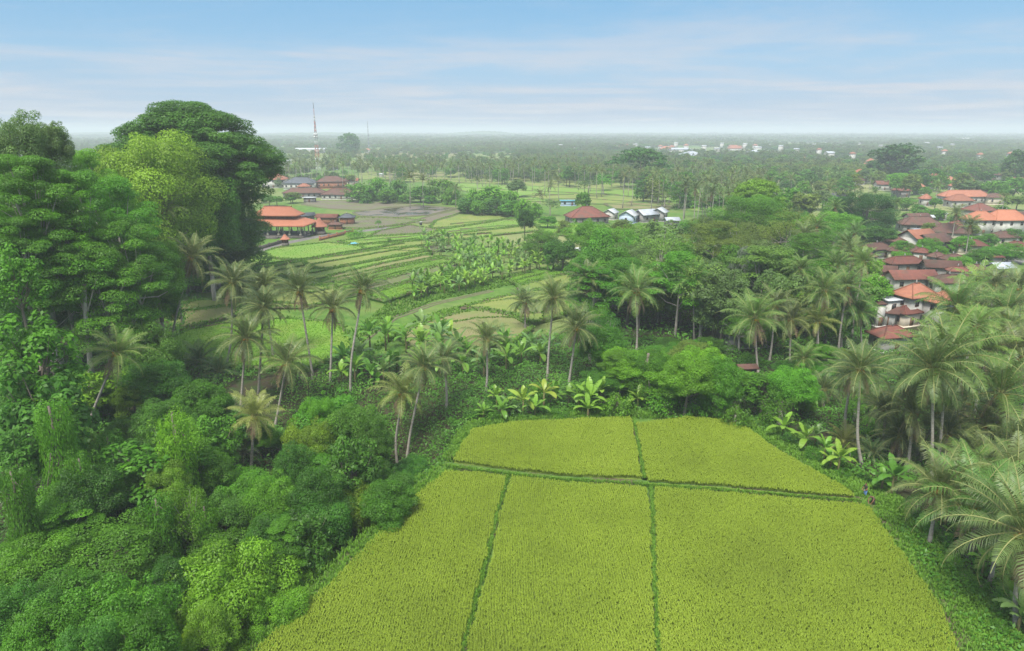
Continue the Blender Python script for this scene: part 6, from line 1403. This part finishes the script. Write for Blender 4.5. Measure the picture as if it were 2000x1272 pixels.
# ------------------------------------------------------------------ people
def skin_mesh(name, joints, edges, mat, parent, sub=2):
    me = bpy.data.meshes.new(name); me.from_pydata([j[0] for j in joints], edges, []); me.materials.append(mat)
    o = bpy.data.objects.new(name, me); COL.objects.link(o); o.parent = parent
    md = o.modifiers.new('skin', 'SKIN'); md.use_smooth_shade = True
    sv = me.skin_vertices[0].data if me.skin_vertices else None
    if sv is None: return o
    for k, j in enumerate(joints):
        r = j[1]; sv[k].radius = (r, r) if not isinstance(r, tuple) else r; sv[k].use_root = (k == 0)
    o.modifiers.new('sub', 'SUBSURF').levels = 1; o.modifiers['sub'].render_levels = sub
    return o
def add_skin_layer(me):
    bpy.context.view_layer.update()
def person(px, py, rot, pose, top, low, label, hat):
    p = at(px, py, .25); root = empty('person', (p[0], p[1], .28), R(rot))
    if pose == 'bend':
        hip, ch, nk, hd = (0, 0, .86), (.28, 0, 1.12), (.46, 0, 1.22), (.60, 0, 1.27)
        kn = [(.10, .13, .46), (.02, -.13, .46)]; ft = [(.0, .15, .06), (-.12, -.15, .06)]; el = [(.62, .26, .86), (.60, -.26, .84)]; ha = [(.72, .16, .60), (.70, -.16, .58)]
    else:
        hip, ch, nk, hd = (0, 0, .92), (.05, 0, 1.25), (.08, 0, 1.46), (.11, 0, 1.60)
        kn = [(.06, .11, .50), (.02, -.11, .50)]; ft = [(.02, .13, .06), (-.05, -.13, .06)]; el = [(.14, .27, 1.12), (.12, -.27, 1.12)]; ha = [(.36, .18, 1.02), (.34, -.16, 1.0)]
    sh = [tuple(np.array(nk) * .75 + np.array(ch) * .25 + [0, s * .18, 0]) for s in (1, -1)]
    J = [(hip, .13), (ch, .125), (nk, .062), (hd, .085), ((hd[0] + .03, 0, hd[2] + .10), .075)]; E = [(0, 1), (1, 2), (2, 3), (3, 4)]
    for s in (0, 1):
        sy = 1 - 2 * s
        b = len(J); J += [((hip[0], sy * .10, hip[2] - .06), .10), (kn[s], .06), (ft[s], .042), ((ft[s][0] + .16, ft[s][1], .03), .035)]; E += [(0, b), (b, b + 1), (b + 1, b + 2), (b + 2, b + 3)]
        b = len(J); J += [(sh[s], .055), (el[s], .042), (ha[s], .030)]; E += [(1, b), (b, b + 1), (b + 1, b + 2)]
        d = unit(np.array(ha[s]) - np.array(el[s])); pm = np.array(ha[s]) + d * .07; J.append((tuple(pm), .032)); E.append((b + 2, b + 3)); pb = b + 3
        side = np.array([0, 1., 0])
        for f, (o_, L_) in enumerate(((-.032, .065), (-.011, .08), (.011, .075), (.032, .058))):
            k = len(J); q1 = pm + side * o_ + d * .035; q2 = q1 + d * L_ * .5 + np.array([.008, 0, -.008]); q3 = q2 + d * L_ * .4 + np.array([.015, 0, -.02])
            J += [(tuple(q1), .010), (tuple(q2), .009), (tuple(q3), .008)]; E += [(pb, k), (k, k + 1), (k + 1, k + 2)]
        k = len(J); q1 = pm - d * .02 + side * sy * -.04; J += [(tuple(q1), .011), (tuple(q1 + d * .035 + side * sy * -.02), .009)]; E += [(pb, k), (k, k + 1)]
    body = skin_mesh_full('body', J, E, M['skin'], root)
    # clothes follow the same joints a little outside the body
    skin_mesh_full('shirt', [(hip, .15), (ch, .155), (tuple(np.array(nk) * .6 + np.array(ch) * .4), .12), (sh[0], .075), (tuple(np.array(sh[0]) * .35 + np.array(el[0]) * .65), .06), (sh[1], .075), (tuple(np.array(sh[1]) * .35 + np.array(el[1]) * .65), .06)], [(0, 1), (1, 2), (2, 3), (3, 4), (2, 5), (5, 6)], M[top], root)
    skin_mesh_full('trousers', [((hip[0], 0, hip[2] + .02), .155), ((hip[0], .10, hip[2] - .1), .115), (kn[0], .085), (tuple(np.array(kn[0]) * .3 + np.array(ft[0]) * .7), .065), ((hip[0], -.10, hip[2] - .1), .115), (kn[1], .085), (tuple(np.array(kn[1]) * .3 + np.array(ft[1]) * .7), .065)], [(0, 1), (1, 2), (2, 3), (0, 4), (4, 5), (5, 6)], M[low], root)
    G = Geo(); c = np.array([hd[0], 0, hd[2] + .05])
    for s in (1, -1): G.tube([c + [.02, s * .095, -.03], c + [.02, s * .115, -.01]], .025, 6)
    G.tube([c + [.09, 0, .0], c + [.125, 0, -.03]], [.015, .02], 6); link('face', G.mesh('face', M['skin'], True), root)
    if hat:
        G = Geo(); n = 20; an = np.arange(n) * 2 * math.pi / n; V = [c + [0, 0, .22]] + [c + [math.cos(a) * .26, math.sin(a) * .26, .04] for a in an]; G.add(V, [[0, 1 + k, 1 + (k + 1) % n, 1 + (k + 1) % n] for k in range(n)]); V2 = [v - [0, 0, .015] for v in V]; G.add(V2, [[0, 1 + (k + 1) % n, 1 + k, 1 + k] for k in range(n)]); link('straw_hat', G.mesh('straw_hat', M['straw']), root)
    else:
        skin_mesh_full('hair', [(tuple(c + [-.015, 0, .03]), .10), (tuple(c + [-.005, 0, .09]), .085)], [(0, 1)], M['hair'], root)
    tag(root, label, 'person')
def skin_mesh_full(name, joints, edges, mat, parent):
    bmx = bmesh.new(); lay = bmx.verts.layers.skin.verify(); vs = []
    for k, (c, r) in enumerate(joints):
        v = bmx.verts.new(c); v[lay].radius = (r, r); v[lay].use_root = (k == 0); vs.append(v)
    for a, b in edges: bmx.edges.new((vs[a], vs[b]))
    me = bpy.data.meshes.new(name); bmx.to_mesh(me); bmx.free(); me.materials.append(mat)
    o = link(name, me, parent); md = o.modifiers.new('skin', 'SKIN'); md.use_smooth_shade = True; s = o.modifiers.new('sub', 'SUBSURF'); s.levels = 1; s.render_levels = 2
    return o
person(1689, 971, 200, 'stand', 'cloth_dark', 'cloth_blue', 'farmer in a dark shirt and blue trousers standing at the paddy corner', False)
person(1704, 988, 215, 'bend', 'cloth_brown', 'cloth_dark', 'farmer in brown bending down at the edge of the rice', False)

# ------------------------------------------------------------------ low far hills
def hill(px0, px1, py, Y, seed):
    a, b = atY(px0, 256, Y)[0], atY(px1, 256, Y)[0]; top = atY(0, py, Y)[2]; G = Geo(); n = 90; u = np.linspace(0, 1, n)
    hgt = (np.sin(u * math.pi) ** .8) * (.72 + .28 * np.sin(u * 9 + seed)) * top; rows = []
    prof = np.linspace(-1, 1, 9)
    V = np.array([[a + (b - a) * u[k], Y + p_ * 500 + 60 * math.sin(u[k] * 20 + seed), hgt[k] * math.cos(p_ * math.pi / 2) ** .8 - 4 + 2.5 * math.sin(k * 2.3 + p_ * 7 + seed)] for k in range(n) for p_ in prof])
    F = [[k * 9 + r, k * 9 + r + 1, k * 9 + 10 + r, k * 9 + 9 + r] for k in range(n - 1) for r in range(8)]; G.add(V, F)
    tag(link('hills', G.mesh('hills', M['hill'], True)), kind='structure')
M['hill'] = noise_mat('wooded_hill', (.05, .10, .03), (.08, .13, .04), .01, bump=0)
hill(700, 1060, 252, 5200, 1); hill(-200, 700, 256.5, 5600, 3); hill(1000, 1700, 257.5, 5400, 5); hill(1500, 2400, 256, 5800, 7); hill(300, 900, 257.5, 4600, 9)
# ------------------------------------------------------------------ haze
me = bpy.data.meshes.new('haze'); X0, X1, Y0, Y1, Z0, Z1 = -14500, 14500, -1500, 15500, -12, 82
me.from_pydata([(x, y, z) for z in (Z0, Z1) for y in (Y0, Y1) for x in (X0, X1)], [], [[0, 2, 3, 1], [4, 5, 7, 6], [0, 1, 5, 4], [1, 3, 7, 5], [3, 2, 6, 7], [2, 0, 4, 6]])
hm = bpy.data.materials.new('haze'); hm.use_nodes = True; nt = hm.node_tree
for n in list(nt.nodes): nt.nodes.remove(n)
ho = nt.nodes.new('ShaderNodeOutputMaterial'); pv = nt.nodes.new('ShaderNodeVolumePrincipled')
pv.inputs['Color'].default_value = (.75, .81, .91, 1); pv.inputs['Density'].default_value = 0.00033; pv.inputs['Anisotropy'].default_value = .0
nt.links.new(pv.outputs[0], ho.inputs['Volume']); me.materials.append(hm)
tag(link('haze', me), kind='stuff'); bpy.data.objects['haze']['label'] = 'pale blue haze veiling the far plain'; bpy.data.objects['haze']['category'] = 'haze'

# ------------------------------------------------------------------ labels that single out
LM = [('the orange pavilion', 555, 430), ('the radio tower', 622, 300), ('the red-brown farmhouse roof', 1147, 415), ('the paired white village houses', 1938, 420), ('the fresh orange roofs', 1800, 575), ('the giant tree', 392, 250),
      ('the field\'s far left corner', 905, 850), ('the top of the rice field', 1240, 812), ('the two farmers', 1695, 968), ('the flooded paddies', 800, 420), ('the dirt track', 870, 590), ('the big dark village tree', 1705, 410), ('the dark domed tree', 1758, 300),
      ('the far flat-topped tree', 1250, 290), ('the turquoise roof', 1110, 395), ('the bottom left corner', 0, 1272), ('the tall pale trunk', 165, 640), ('the left end of the long bund', 870, 905), ('the top left corner', 0, 120), ('the hidden brown roof', 1452, 635),
      ('the crumpled blue sheet', 692, 478), ('the tiny grey hut', 1127, 490), ('the far white halls', 1500, 300), ('the far left white hut', 962, 343), ('the upper end of the track', 960, 568), ('the banana grove centre', 950, 505), ('the palm before the flooded paddies', 801, 350), ('the long orange village roof', 1882, 383), ('the white-walled dark-roofed house', 1635, 390), ('the far orange roofs', 1310, 289), ('the village street', 1940, 525), ('the far white building', 1060, 287), ('the right bottom corner', 2000, 1272), ('the lime-green left paddy', 400, 660), ('the flat white garage', 605, 386), ('the thin far mast', 721, 270), ('the grey village shed', 1953, 521), ('the right end of the long bund', 1680, 972), ('the leaning ravine palm', 228, 690)]
ORD = ['nearest', 'second nearest', 'third nearest', 'fourth nearest', 'fifth nearest', 'sixth nearest', 'seventh nearest', 'eighth nearest', 'ninth nearest', 'tenth nearest', 'eleventh nearest', 'twelfth nearest', 'thirteenth nearest', 'fourteenth nearest', 'fifteenth nearest', 'sixteenth nearest', 'seventeenth nearest', 'eighteenth nearest', 'nineteenth nearest', 'twentieth nearest']
from collections import defaultdict
bk = defaultdict(list)
for o, g, d, x, y in REG:
    dd = [math.hypot(x - l[1], (y - l[2]) * 1.5) for l in LM]; k = int(np.argmin(dd)); l = LM[k]
    side = ('on its left' if x < l[1] else 'on its right') if abs(x - l[1]) > abs(y - l[2]) * 1.5 else ('above it' if y < l[2] else 'below it')
    bk[(d, k, side)].append((dd[k], o))
seen = defaultdict(int)
for (d, k, side), L_ in bk.items():
    L_.sort(key=lambda t: t[0])
    for r, (_, o) in enumerate(L_):
        lab = f'{d}, {ORD[r]} to {LM[k][0]} {side}' if r < len(ORD) else f'{d}, one of those farther from {LM[k][0]} {side}'
        o['label'] = ' '.join(lab.split()[:16]); seen[lab] += 1
print('labels shared', sum(1 for v in seen.values() if v > 1), 'of', len(seen))
